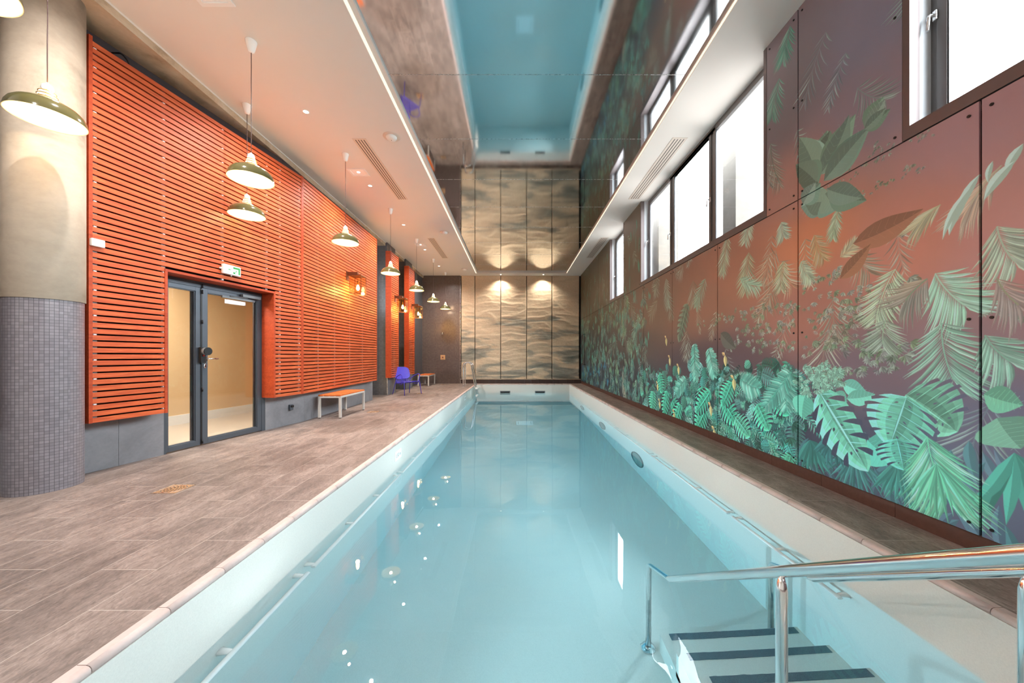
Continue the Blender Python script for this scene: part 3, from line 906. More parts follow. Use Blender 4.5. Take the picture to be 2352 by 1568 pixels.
def monstera(mu, b, t, w, col, holes=6, bend=.05, cut=.5):
    """split leaf: heart-shaped blade, then slits running in from the edge, holes by the rib, pale veins"""
    dy, dz = t[0] - b[0], t[1] - b[1]; L = math.hypot(dy, dz)
    nx_, nz_ = -dz / L, dy / L; ux, uz = dy / L, dz / L
    def pt(f, lat, sw=0.0):
        bb = bend * L * 2 * f * (1 - f)
        return (b[0] + dy * f + nx_ * (bb + lat) + ux * sw * L, b[1] + dz * f + nz_ * (bb + lat) + uz * sw * L)
    def half(f): return w * .5 * max(0, math.sin(PI * min(1, max(0, (f + .12) / 1.12)) ** .8)) ** .6
    K = 22
    for sd in (1, -1):
        for i in range(K):
            f0 = -.12 + 1.12 * i / K; f1 = -.12 + 1.12 * (i + 1) / K; g0, g1 = max(0, f0), max(0, f1)
            h0, h1 = half(f0), half(f1)
            for j in range(3):
                l0, l1 = j / 3, (j + 1) / 3
                c = shade(col, (1.04 if sd > 0 else .84) * (.86 + .14 * j + .05 * math.sin(i * 1.9)))
                mu.poly([pt(g0 * (1 - l0) + f0 * l0, sd * h0 * l0, .08 * l0), pt(g1 * (1 - l0) + f1 * l0, sd * h1 * l0, .08 * l0),
                         pt(g1 * (1 - l1) + f1 * l1, sd * h1 * l1, .08 * l1), pt(g0 * (1 - l1) + f0 * l1, sd * h0 * l1, .08 * l1)], c)
        for i in range(holes):
            f = .02 + .86 * (i + .5) / holes; h = half(f)
            e = pt(f + .03, sd * h * 1.12, .10); inn = pt(f - .02, sd * h * (cut - .12 + random.uniform(-.05, .08)), .02)
            g = shade(bgcol(*e), .80)
            mu.k += 1; blade(mu, e, inn, L * .07, g, n=5, two=False, w0=.28, bend=-sd * .10)
            if i % 2 == 0 and h > w * .3:
                q0, q1 = pt(f, sd * h * .16, .01), pt(f + .03, sd * h * .30, .02); blade(mu, q0, q1, L * .03, g, n=3, two=False)
            fv = .02 + .86 * i / holes; hv = half(fv)
            blade(mu, pt(max(0, fv - .02), 0), pt(fv + .02, sd * hv * .9, .07), L * .012, shade(col, 1.22), n=3, two=False)
    blade(mu, pt(-.05, 0), pt(.98, 0), L * .03, shade(col, 1.26), n=6, two=False)
def broad(mu, b, t, w, col, n=8, bend=.08):
    """entire broad leaf with veins"""
    mu.k += 1
    blade(mu, b, t, w, col, bend=bend, n=n)
    dy, dz = t[0] - b[0], t[1] - b[1]; L = math.hypot(dy, dz); nx_, nz_ = -dz / L, dy / L
    for i in range(1, n):
        f = i / n
        for sd in (1, -1):
            p = (b[0] + dy * f, b[1] + dz * f); ww = w * .38 * math.sin(PI * f)
            q = (p[0] + nx_ * ww * sd + dy * .10, p[1] + nz_ * ww * sd + dz * .10)
            blade(mu, p, q, .006, shade(col, 1.22), n=1, two=False)
def fern(mu, b, t, col, n=18, w=.12):
    palm(mu, b, t, col, n=n, ln=w, ang=72, droop=.05, w=w * .22, bend=random.uniform(-.12, .12))
def sprig(mu, c, r, col, k=5):
    mu.k += 1
    a = random.uniform(-2.6, -.5)
    for i in range(k):
        aa = a + (i - k / 2) * .5
        blade(mu, c, (c[0] + math.cos(aa) * r, c[1] + math.sin(aa) * r), r * .38, shade(col, random.uniform(.75, 1.1)), n=2)

yl = [-2.05, -.66, .715, 2.09, 3.439, 4.81, 6.2, 7.58, 8.96, 10.33, 11.72, 13.1, 14.90]
panels = []; plabels = []
def side_name(a, b):
    return a
low = [(a + .0065, b - .0065, .117, 2.729) for a, b in zip(yl, yl[1:])]
upn = [(2.51 + .004, 3.439 - .0065), (3.439 + .0065, 3.87 - .004), (7.78 + .004, 8.96 - .004), (10.33 + .004, 11.72 - .0065), (11.72 + .0065, 13.1 - .0065), (13.1 + .0065, 14.90)]
up = [(a, b, 2.739, ZC - .002) for a, b in upn]
panels = low + up
mu = Mural()
P = uv_px
JA, JB, JC, JD = (128, 190, 168), (96, 178, 150), (150, 196, 176), (72, 150, 140)
def tone(c): return tuple(min(255, v * g) for v, g in zip(c, (1.10, 1.16, 1.20)))
# --- faint layer behind
for _ in range(150):
    Y = random.uniform(1.3, 14.5); z = random.uniform(.3, 4.4)
    hz = .55 + .3 * random.random()
    col = lerp((110, 150, 120), bgcol(Y, z), hz)
    palm(mu, (Y, z), (Y + random.uniform(-.25, .25), z - random.uniform(.15, .5)), col, n=9, ln=random.uniform(.1, .28), w=.014)
# --- hanging vines of small leaves, upper middle
for (x0, y0, x1, y1, n, r) in ((1840, 700, 2110, 640, 46, .045), (1840, 730, 2060, 690, 40, .045), (1850, 765, 2050, 720, 34, .045), (1845, 800, 2000, 770, 26, .05), (1700, 720, 1830, 700, 40, .05),
                               (1690, 760, 1830, 745, 40, .05), (1680, 790, 1830, 790, 36, .05), (1840, 660, 1960, 610, 24, .04), (1600, 740, 1690, 720, 26, .05), (2000, 340, 2150, 300, 18, .02),
                               (1900, 470, 2120, 380, 40, .02), (1960, 560, 2100, 520, 36, .022), (1900, 430, 2060, 330, 30, .02), (2250, 700, 2352, 720, 14, .035), (1900, 860, 2060, 830, 30, .05), (1930, 800, 2100, 790, 22, .06),
                               (1980, 815, 2090, 810, 16, .06)):
    for i in range(n):
        f = random.random(); p = P(x0 + (x1 - x0) * f, y0 + (y1 - y0) * f + random.uniform(-14, 14))
        c = random.choice(((132, 158, 122), (150, 160, 150), (120, 150, 120), (160, 178, 160)))
        sprig(mu, p, r * random.uniform(.7, 1.3), lerp(c, bgcol(*p), random.uniform(.05, .5)), random.choice((3, 4, 5)))
# --- palms, placed after the photo (base px, tip px, colour, leaflet length)
for (bx, by, tx, ty, col, n, ln, ang, mix) in (
    (2056, 618, 2012, 735, (184, 204, 170), 22, .20, 62, .05), (2148, 628, 2214, 700, (166, 208, 182), 26, .24, 60, .0), (2163, 742, 2190, 872, (136, 190, 164), 24, .26, 68, .1),
    (2130, 1000, 2168, 1128, (112, 206, 168), 24, .30, 48, 0), (2034, 735, 2028, 790, (150, 180, 150), 16, .17, 75, .25), (2290, 520, 2330, 600, (170, 190, 164), 18, .20, 55, .1),
    (2262, 770, 2320, 830, (130, 180, 156), 20, .20, 55, .1), (2300, 380, 2230, 470, (190, 180, 150), 16, .24, 28, .35), (2160, 470, 2110, 515, (180, 182, 140), 14, .18, 30, .2),
    (2130, 640, 2080, 690, (120, 150, 120), 16, .22, 50, .5), (1925, 480, 1915, 540, (160, 186, 150), 12, .12, 45, .1), (1840, 600, 1862, 640, (170, 190, 158), 16, .12, 55, .1),
    (1800, 600, 1795, 660, (170, 180, 140), 16, .15, 60, .15), (1720, 580, 1712, 665, (164, 178, 140), 20, .22, 55, .15), (1672, 545, 1660, 625, (160, 180, 146), 18, .18, 55, .1),
    (1725, 505, 1712, 552, (180, 192, 164), 16, .16, 60, .05), (1795, 510, 1800, 540, (180, 196, 170), 16, .13, 60, .05), (1620, 640, 1600, 700, (120, 170, 140), 16, .2, 55, .3),
    (1530, 640, 1535, 700, (150, 180, 160), 14, .22, 50, .3), (1430, 710, 1432, 770, (150, 170, 130), 16, .28, 40, .1), (1468, 730, 1455, 770, (130, 185, 160), 12, .3, 45, .1),
    (1510, 690, 1495, 720, (150, 140, 110), 12, .3, 45, .4), (1432, 840, 1435, 905, (190, 180, 150), 18, .26, 50, .1), (1452, 900, 1462, 925, (90, 170, 150), 12, .3, 55, .1),
    (1870, 540, 1890, 590, (176, 160, 110), 14, .15, 55, .3), (1930, 590, 1960, 560, (190, 180, 140), 12, .12, 45, .1), (1790, 180, 1775, 260, (90, 160, 130), 14, .22, 50, .3),
    (1815, 60, 1800, 130, (80, 160, 130), 14, .2, 50, .2), (1770, 330, 1790, 420, (110, 130, 110), 14, .2, 40, .5), (1330, 600, 1350, 620, (80, 120, 80), 10, .5, 40, .4),
    (2290, 640, 2340, 700, (150, 150, 120), 12, .2, 40, .6), (1700, 640, 1740, 655, (150, 190, 160), 14, .18, 40, .1)):
    palm(mu, P(bx, by), P(tx, ty), col, n=n, ln=ln, ang=ang, w=.015, bgmix=mix)
# curling light straps, upper right
for (bx, by, tx, ty, w) in ((2350, 330, 2310, 400, .05), (2330, 370, 2260, 460, .06), (2250, 400, 2200, 500, .05), (2225, 440, 2180, 540, .06), (2230, 430, 2165, 550, .045), (2280, 370, 2270, 420, .03)):
    mu.k += 1; blade(mu, P(bx, by), P(tx, ty), w, (190, 214, 196), bend=.15, n=6)
# fig-like leaves, upper left of the near window
for (bx, by, tx, ty, w) in ((1868, 400, 1900, 300, .20), (1880, 410, 1845, 320, .16), (1890, 400, 1965, 262, .16), (1895, 410, 1998, 290, .15), (1880, 420, 1838, 380, .14), (1985, 290, 2030, 222, .09), (1990, 300, 2045, 250, .07),
                            (1900, 470, 1840, 475, .15), (1895, 450, 1925, 480, .16), (1850, 470, 1885, 420, .12), (1905, 440, 1990, 460, .12)):
    for q_, kk in ((0, 1.0), (1, .86)):
        jx, jy = random.uniform(-8, 8) * q_, random.uniform(-10, 10) * q_
        broad(mu, P(bx + jx, by + jy), P(tx + 2 * jx, ty + jy), w * 1.75 * kk, lerp(random.choice(((120, 150, 132), (132, 162, 138), (146, 176, 158), (110, 136, 116))), (116, 100, 96), .18 * q_), bend=random.uniform(-.12, .18))
# orange banana leaf, faint
broad(mu, P(1960, 560), P(2120, 480), .20, (152, 104, 80)); broad(mu, P(1930, 640), P(2000, 560), .14, (150, 104, 78))
# --- lower left jungle of small bright leaves
for _ in range(620):
    u = random.uniform(1470, 1835); vlo = 816 + 1.08 * (u - 1184) / XR; 
    t = random.random() ** .8
    ytop = 835 + (u - 1500) * -.02; ybot = 816 + .372 * (u - 1184)
    p = P(u, ytop + (ybot - ytop) * t)
    kind = random.random(); g = .45 + .75 * random.random()
    col = shade(random.choice((JB, JD, (60, 150, 130), (84, 170, 140), (110, 170, 160))), g)
    r = random.uniform(.07, .22)
    a = random.uniform(-PI, 0)
    e = (p[0] + math.cos(a) * r, p[1] + math.sin(a) * r)
    if kind < .3: fern(mu, p, (p[0] + math.cos(a) * r * 2, p[1] + math.sin(a) * r * 2), col, n=12, w=.07)
    elif kind < .62: monstera(mu, p, e, r * 1.1, col, holes=5)
    else: sprig(mu, p, r * .5, col, 5)
# bright monstera clumps seen at the middle of the wall
for (bx, by, tx, ty, w) in ((1500, 900, 1498, 940, .42), (1515, 860, 1520, 900, .34), (1532, 900, 1525, 955, .34), (1545, 920, 1560, 965, .42), (1562, 930, 1548, 985, .34), (1612, 890, 1618, 940, .42), (1620, 940, 1600, 985, .36),
                            (1660, 920, 1690, 970, .34), (1680, 880, 1660, 930, .3), (1690, 960, 1720, 1000, .3), (1560, 985, 1585, 1010, .26), (1630, 900, 1600, 945, .3), (1740, 930, 1765, 985, .3), (1780, 900, 1810, 950, .3)):
    monstera(mu, P(bx, by), P(tx, ty), w, random.choice(((92, 196, 158), (80, 184, 150), (104, 200, 164))), holes=6)
for (bx, by, tx, ty) in ((1595, 790, 1598, 870), (1575, 870, 1555, 900), (1628, 800, 1640, 860), (1800, 850, 1806, 935), (1815, 855, 1760, 930), (1700, 870, 1740, 890)):
    fern(mu, P(bx, by), P(tx, ty), (96, 176, 156), n=22, w=.16)
# broad leaf with holes and aroid leaf in the middle
monstera(mu, P(1578, 700), P(1560, 780), .34, (104, 118, 98), holes=6); broad(mu, P(1655, 765), P(1690, 800), .2, (90, 92, 84))
# calla flowers
for (x, y) in ((1530, 775), (1538, 820), (1558, 840), (1665, 815), (1685, 868), (1632, 930), (1510, 880), (1640, 985), (1515, 920), (1548, 945)):
    mu.k += 1; p = P(x, y); blade(mu, p, (p[0] - .02, p[1] - .16), .08, (206, 190, 130), n=4); blade(mu, p, (p[0] + .07, p[1] + .03), .05, (210, 176, 120), n=3)
# --- dark far end, blue-green drips
for _ in range(420):
    Y = random.uniform(7.3, 14.8); z = .2 + 2.6 * random.random() ** 1.1
    g = random.random()
    col = (40, 140, 170) if (z < 1.1 and Y > 10.5 and g < .45) else random.choice(((84, 160, 136), (70, 136, 120), (110, 160, 118), (60, 110, 100)))
    r = random.uniform(.06, .22)
    if g < .7: 
        for _k in range(3):
            mu.k += 1; q = (Y + random.uniform(-.12, .12), z + random.uniform(-.08, .08)); blade(mu, q, (q[0] + random.uniform(-.05, .05), q[1] - r), r * .3, lerp(col, bgcol(Y, z), random.uniform(.0, .4)), n=3)
    else: palm(mu, (Y, z), (Y + random.uniform(-.2, .2), z - r * 1.5), lerp(col, bgcol(Y, z), .25), n=9, ln=r, w=.014)
for _ in range(60):
    Y = random.uniform(7.8, 14.8); z = random.uniform(2.8, 4.5)
    if 8.96 < Y < 10.33: continue
    mu.k += 1; blade(mu, (Y, z), (Y + random.uniform(-.1, .1), z - random.uniform(.15, .5)), .06, lerp((70, 160, 130), bgcol(Y, z), random.uniform(.3, .75)), n=4)
# --- near lower panels: deep leaves then the big monsteras
for _ in range(70):
    u = random.uniform(1840, 2340); y = random.uniform(1000, 816 + .378 * (u - 1184)) if 816 + .378 * (u - 1184) > 1000 else 1000
    p = P(u, y); a = random.uniform(-2.4, -.7); r = random.uniform(.15, .35)
    c = lerp((70, 150, 140), bgcol(*p), random.uniform(.45, .8))
    mu.k += 1; blade(mu, p, (p[0] + math.cos(a) * r, p[1] + math.sin(a) * r), .06, c, bend=.1, n=5)
for (cx_, cy_, r, a0, a1, n, c, w) in ((1960, 1040, .36, -150, -20, 16, (78, 140, 138), .03), (2110, 1040, .42, -150, -40, 14, (86, 170, 152), .04), (1860, 1010, .3, -160, -60, 9, (70, 140, 132), .06), (2330, 1040, .4, -140, -60, 7, (84, 168, 150), .07),
                                       (1905, 1000, .25, -120, -40, 8, (64, 120, 120), .05), (2060, 1060, .3, -130, -50, 12, (76, 150, 140), .035)):
    fan(mu, P(cx_, cy_), r, a0, a1, n, c, w)
for (bx, by, tx, ty, w, c) in ((1992, 1010, 2060, 1062, .30, (104, 196, 176)), (1850, 905, 1842, 960, .26, (110, 196, 170)), (2290, 960, 2345, 1030, .30, (120, 170, 146)), (1935, 880, 1990, 900, .14, (128, 206, 184)), (1920, 900, 1945, 925, .12, (120, 196, 170)),
                               (1945, 915, 2010, 905, .13, (124, 200, 176)), (2260, 905, 2350, 930, .16, (116, 180, 150))):
    broad(mu, P(bx, by), P(tx, ty), w, c)
monstera(mu, P(2085, 908), P(2190, 985), .42, (122, 186, 158), holes=5, cut=.55, bend=-.12)
monstera(mu, P(2080, 915), P(2046, 1018), .46, (122, 206, 178), holes=5, cut=.62)
monstera(mu, P(1884, 905), P(1985, 1068), .40, (126, 214, 184), holes=5, cut=.45, bend=.08)
monstera(mu, P(2060, 1010), P(2075, 1075), .30, (106, 196, 172), holes=5, cut=.5)
palm(mu, P(2129, 1002), P(2172, 1130), (122, 216, 176), n=26, ln=.32, ang=52, w=.022)
fan(mu, P(2150, 1065), .34, -150, -60, 12, (116, 206, 170), .026)
for (x0, y0, x1, y1) in ((1838, 890, 1900, 870), (1850, 860, 1880, 850), (1900, 850, 1920, 870)):
    for i in range(26):
        f = random.random(); sprig(mu, P(x0 + (x1 - x0) * f + random.uniform(-20, 20), y0 + (y1 - y0) * f + random.uniform(-20, 20)), .05, (150, 200, 176), 5)

pl_low = {3: 'large mural panel at the right edge, only partly in view behind the steps handrail', 4: 'largest mural panel, with the big split monstera leaves', 5: 'jungle mural panel below the middle window, third from the right edge',
          6: 'jungle mural panel with pale calla flowers and a dark holed leaf', 7: 'jungle mural panel with bright green split leaves at its left'}
arr = mu.im / 255.0
arr = np.clip(arr, 0, 1)
arr = np.where(arr <= .04045, arr / 12.92, ((arr + .055) / 1.055) ** 2.4).astype(np.float32)
full = np.ones((MH, MW, 4), dtype=np.float32); full[:, :, :3] = arr
img = bpy.data.images.new('jungle_print', MW, MH, float_buffer=True, is_data=True)
img.pixels.foreach_set(full.ravel()); img.update()
tx_.image = img
for i, (a, b, c, d) in enumerate(panels):
    bm = B(); uvl = bm.loops.layers.uv.new('UVMap')
    box(bm, XR, XR + .012, a, b, c, d)
    for f in bm.faces:
        for lp in f.loops: lp[uvl].uv = ((lp.vert.co.y - MY0) / (MY1 - MY0), (lp.vert.co.z - MZ0) / (MZ1 - MZ0))
    if i < len(low):
        if a < 1.9 and b < 2.2 and i != 2: lab = 'jungle mural panel beyond the right edge of the picture'
        nth = i - 2
        labs = {0: 'mural panel of the lower row out of view beside the camera', 1: 'mural panel of the lower row out of view at the camera side', 2: 'mural panel at the right edge of the picture, right of the widest dark seam',
                3: 'largest mural panel, lower row, with the big split monstera leaves', 4: 'lower mural panel with vines, below the right pane of the middle window',
                5: 'lower mural panel with calla flowers and bright leaves, left of the vine panel', 6: 'lower mural panel with dark holed leaf, under the left sash of middle window',
                7: 'lower mural panel with two pale palm fronds, fifth from the right edge', 8: 'lower mural panel below the small far window', 9: 'lower mural panel just beyond the small far window',
                10: 'lower mural panel with blue leaves, next to the last one', 11: 'last lower mural panel, darkest, with the black pull handle'}
        lab = labs[i]
    else:
        lab = ['tall upper mural panel with grey-green fig leaves left of the near window', 'narrow upper mural panel right of the middle window', 'upper mural panel between the middle and the small far window',
               'upper mural panel just beyond the small far window', 'upper mural panel second from the far corner', 'upper mural panel at the far corner'][i - len(low)]
    p = obj('mural_panel', bm, 'mural_print', nrm=False); tag(p, lab, 'mural panel', 'jungle mural panels of the right wall')
    if b > 1.8 and a < 9:
        for zz in ([c + .06, (c + d) / 2, d - .06]):
            for yy in (a + .045, b - .045):
                sb = B(); tube(sb, [(XR - .006, yy, zz), (XR, yy, zz)], .009, 12); tube(sb, [(XR - .008, yy, zz), (XR - .005, yy, zz)], .005, 8)
                obj('screw', sb, 'frame_black', p)

# black pull handle near the far corner
bm = B(); tube(bm, smooth_path([(XR - .002, 14.30, 2.05), (XR - .055, 14.30, 2.05), (XR - .055, 14.30, .83), (XR - .002, 14.30, .83)], .02), .009, 8)
tube(bm, smooth_path([(XR - .002, 13.85, 2.05), (XR - .055, 13.85, 2.05), (XR - .055, 13.85, .83), (XR - .002, 13.85, .83)], .02), .009, 8)
tube(bm, [(XR - .055, 13.85, 2.05), (XR - .055, 14.30, 2.05)], .009, 8); tube(bm, [(XR - .055, 13.85, .83), (XR - .055, 14.30, .83)], .009, 8)
o = obj('pull_rail', bm, 'frame_black'); tag(o, 'thin black rectangular rail on the mural near the far corner', 'rail')

# ------------------------------------------------------------------ windows
def window(idx, y0, y1, mulls, handles):
    root = thing('window_%d' % idx, ['near window with one wide pane and a silver handle, cut by the right edge', 'middle window with three panes', 'small far window with a single pane'][idx - 1], 'window')
    root['kind'] = 'structure'
    z0 = 2.739; zt = ZC
    bm = B(); f = .045; fb = .085
    xa, xb = XR - .002, 2.86
    box(bm, xa, xb, y0, y0 + f, z0, zt); box(bm, xa, xb, y1 - f, y1, z0, zt); box(bm, xa, xb, y0 + f, y1 - f, z0, z0 + fb)
    obj('casing', bm, 'casing', root)
    bm = B(); box(bm, 2.861, 2.96, y0 + .0, y0 + f - .012, z0, zt); box(bm, 2.861, 2.96, y1 - f + .012, y1, z0, zt)
    obj('reveal', bm, 'reveal_white', root)
    bm = B(); box(bm, 2.861, 2.96, y0, y1, z0 - .03, z0 + fb - .006); obj('sill', bm, 'casing', root)
    # outer frame
    bm = B(); xa, xb = 2.955, 3.02; g = .05
    zb = z0 + fb - .01
    ya, yb = y0 + .03, y1 - .03
    box(bm, xa, xb, ya, ya + g, zb, zt); box(bm, xa, xb, yb - g, yb, zb, zt); box(bm, xa, xb, ya + g, yb - g, zb, zb + .035); box(bm, xa, xb, ya + g, yb - g, zt - .05, zt)
    for m_ in mulls: box(bm, xa + .004, xb, m_ - .035, m_ + .035, zb, zt)
    obj('window_frame', bm, 'sash', root, bevel=.002)
    ed = [ya + g] + [v for m_ in mulls for v in (m_ - .035, m_ + .035)] + [yb - g]
    for a, b in zip(ed[::2], ed[1::2]):
        bm = B(); h = .052; x0, x1 = 2.945, 2.995; z_a, z_b = zb + .03, zt - .045
        box(bm, x0, x1, a - .006, a + h, z_a, z_b); box(bm, x0, x1, b - h, b + .006, z_a, z_b); box(bm, x0, x1, a + h, b - h, z_a, z_a + h - .015); box(bm, x0, x1, a + h, b - h, z_b - h, z_b)
        s = obj('sash', bm, 'sash', root, bevel=.002)
        bm = B(); box(bm, 2.962, 2.968, a + h - .005, b - h + .005, z_a + h - .02, z_b - h + .005); obj('glass_pane', bm, 'window_glass', s)
        bm = B(); t_ = .008
        box(bm, 2.950, 2.961, a + h, a + h + t_, z_a + h - .015, z_b - h); box(bm, 2.950, 2.961, b - h - t_, b - h, z_a + h - .015, z_b - h)
        box(bm, 2.950, 2.961, a + h, b - h, z_a + h - .015, z_a + h - .007)
        obj('gasket', bm, 'frame_black', s)
    for hy, hz in handles:
        bm = B(); rbox(bm, 2.932, 2.945, hy - .014, hy + .014, hz - .035, hz + .035, .005)
        tube(bm, smooth_path([(2.94, hy, hz), (2.895, hy, hz), (2.885, hy, hz - .11)], .02), .0095, 10)
        obj('handle', bm, 'satin_steel', root)
window(1, *WIN[0], [1.15, -.2], [(2.44, 3.58)])
window(2, *WIN[1], [6.56, 5.22], [(7.69, 3.72), (6.60, 3.50), (5.26, 3.55)])
window(3, *WIN[2], [], [(10.24, 3.52)])
# outside: deep concrete reveals and fins of the facade
bm = B()
box(bm, 3.7, 4.2, 5.85, 6.22, 2.0, 6.0); box(bm, 3.7, 4.2, 9.0, 9.5, 2.0, 6.0)
struct('wall_outside', bm, 'outside_concrete')

# ------------------------------------------------------------------ pendants
ZR = 3.11
def make_pendant(label):
    root = thing('pendant_lamp', label, 'pendant lamp', (0, 0, ZR), 0, 'pendant lamps over the deck')
    outer = [(.213, 0), (.212, .014), (.206, .044), (.191, .075), (.166, .102), (.131, .125), (.092, .141), (.058, .149)]
    inner = [(.055, .143), (.090, .135), (.128, .119), (.162, .097), (.187, .071), (.202, .041), (.208, .012), (.209, .0)]
    bm = B(); lathe(bm, outer, 56); obj('shade', bm, 'lamp_shade_outside', root, nrm=False)
    bm = B(); lathe(bm, inner + [(.213, 0)], 56); obj('shade_lining', bm, 'lamp_shade_inside', root, nrm=False)
    bm = B(); lathe(bm, [(.060, .147), (.059, .162), (.052, .165), (.051, .185), (.046, .190), (.044, .210), (.036, .228), (.030, .232)], 32); g = obj('glass_neck', bm, 'glow_glass', root)
    bm = B()
    for z, r in ((.158, .060), (.186, .052), (.212, .045)): lathe(bm, [(r + .001, z), (r + .004, z + .003), (r + .001, z + .006)], 32)
    for k in range(8):
        a = k * PI / 4; tube(bm, [(.0605 * math.cos(a), .0605 * math.sin(a), .14), (.034 * math.cos(a), .034 * math.sin(a), .232)], .0022, 6)
    obj('neck_ribs', bm, 'brass', root)
    bm = B(); lathe(bm, [(.034, .231), (.034, .25), (.030, .27), (.018, .283), (.010, .287), (.006, .297), (0, .297)], 28); obj('socket_cap', bm, 'porcelain', root)
    bm = B(); pts = [(.004 * noise.noise(Vector((0, z * 3, 0))), .004 * noise.noise(Vector((5, z * 3, 0))), z) for z in [.295 + i * (ZC - ZR - .12 - .295) / 14 for i in range(15)]]
    pts[0] = (0, 0, .295); pts[-1] = (0, 0, ZC - ZR - .10); tube(bm, pts, .0035, 6); obj('cable', bm, 'cable', root)
    bm = B(); zt = ZC - ZR; lathe(bm, [(0, zt - .125), (.010, zt - .125), (.026, zt - .118), (.034, zt - .10), (.056, zt - .008), (.056, zt), (0, zt)], 32); obj('ceiling_rose', bm, 'porcelain', root)
    bm = B(); lathe(bm, [(0, .035), (.022, .042), (.032, .062), (.028, .09), (.015, .115), (0, .12)], 20); b = obj('bulb', bm, 'glow_glass', root)
    L = bpy.data.lights.new('pendant_light', 'POINT'); L.energy = 3.2; L.color = (1.0, .78, .55); L.shadow_soft_size = .03
    lo = bpy.data.objects.new('pendant_light', L); C.objects.link(lo); lo.parent = root; lo.location = (0, 0, .02)
    L2 = bpy.data.lights.new('neck_light', 'POINT'); L2.energy = 2.8; L2.color = (1.0, .62, .34); L2.shadow_soft_size = .02
    lo = bpy.data.objects.new('neck_light', L2); C.objects.link(lo); lo.parent = root; lo.location = (0, .0, .19)
    lo.location = (.085, 0, .215)
    return root
plist = [(-2.88, 3.795, 'dark pendant lamp, higher and larger of the pair before the first wood screen', 0), (-2.85, 1.76, 'pendant lamp cut off by the top left corner of the picture', 0),
         (-3.79, 2.82, 'large dark pendant lamp in front of the concrete column', 0), (-3.67, 4.76, 'pendant lamp hanging lower of the pair, above the exit sign and glass door', .045),
         (-2.89, 5.92, 'pendant lamp in front of the second wood screen, left of the first wall lantern', -.015), (-2.92, 8.14, 'pendant lamp in front of the narrow screen on the first pier', .0), (-2.91, 10.25, 'pendant lamp in front of the far pier, third from the far end', .02),
         (-2.92, 12.38, 'pendant lamp before the dark shower wall, second from the far end', .04), (-2.89, 14.35, 'farthest and smallest looking pendant lamp, by the shower wall', 0.0)]
pend = None
for x, y, lab, dz in plist:
    if pend is None:
        pend = make_pendant(lab); pend.location = (x, y, ZR)
    else: p = dup(pend, (x, y, ZR), 0.0, lab)
# tiny corrections of hanging height: lower the lamp, keep the rose at the ceiling
# ------------------------------------------------------------------ wall lanterns
def make_lantern(label):
    root = thing('wall_lantern', label, 'wall lantern', (0, 0, 0), 0, 'glass wall lanterns on the wood screens')
    # local: +x away from the wall, y along it; origin on the wood face, at lantern bottom
    x0, x1, y0, y1, h = .11, .36, -.13, .13, .40
    bm = B(); box(bm, .0, .012, -.06, .06, .30, .50); box(bm, .012, .24, -.035, .035, .41, .49); obj('bracket', bm, 'copper_brown', root, bevel=.003)
    bm = B(); t_ = .008
    for x in (x0, x1 - t_):
        for y in (y0, y1 - t_): box(bm, x, x + t_, y, y + t_, 0, h)
    for z in (0, h - t_):
        for y in (y0, y1 - t_): box(bm, x0, x1, y, y + t_, z, z + t_)
        for x in (x0, x1 - t_): box(bm, x, x + t_, y0, y1, z, z + t_)
    box(bm, x0, x1, y0, y1, h, h + .012)
    obj('frame', bm, 'copper_brown', root)
    for (a, b_, c, d) in ((x0 + t_, x1 - t_, y0 + .002, y0 + .005), (x0 + t_, x1 - t_, y1 - .005, y1 - .002), (x0 + .002, x0 + .005, y0 + t_, y1 - t_), (x1 - .005, x1 - .002, y0 + t_, y1 - t_)):
        bm = B(); box(bm, a, b_, c, d, t_, h - t_); obj('glass_pane', bm, 'lantern_glass', root)
    cx_ = (x0 + x1) / 2
    bm = B(); lathe(bm, [(0, .30), (.018, .30), (.018, .22), (.014, .21), (0, .21)], 16, (cx_, 0)); tube(bm, [(cx_, 0, .30), (cx_, 0, .405)], .005, 8); obj('lamp_holder', bm, 'brass', root)
    bm = B(); lathe(bm, [(0, .085), (.020, .092), (.034, .12), (.034, .15), (.022, .19), (.014, .21)], 20, (cx_, 0)); obj('bulb', bm, 'glow_filament', root)
    L = bpy.data.lights.new('lantern_light', 'POINT'); L.energy = 16; L.color = (1.0, .58, .22); L.shadow_soft_size = .04
    lo = bpy.data.objects.new('lantern_light', L); C.objects.link(lo); lo.parent = root; lo.location = (cx_, 0, .06)
    return root
lan = make_lantern('glass wall lantern on the second wood screen, the nearest and largest'); lan.location = (-3.70, 7.66, 2.54)
dup(lan, (-3.70, 10.70, 2.54), 0.0, 'glass wall lantern on the narrow screen of the first pier, middle of the three')
dup(lan, (-3.70, 12.42, 2.54), 0.0, 'glass wall lantern on the far pier screen, smallest of the three')

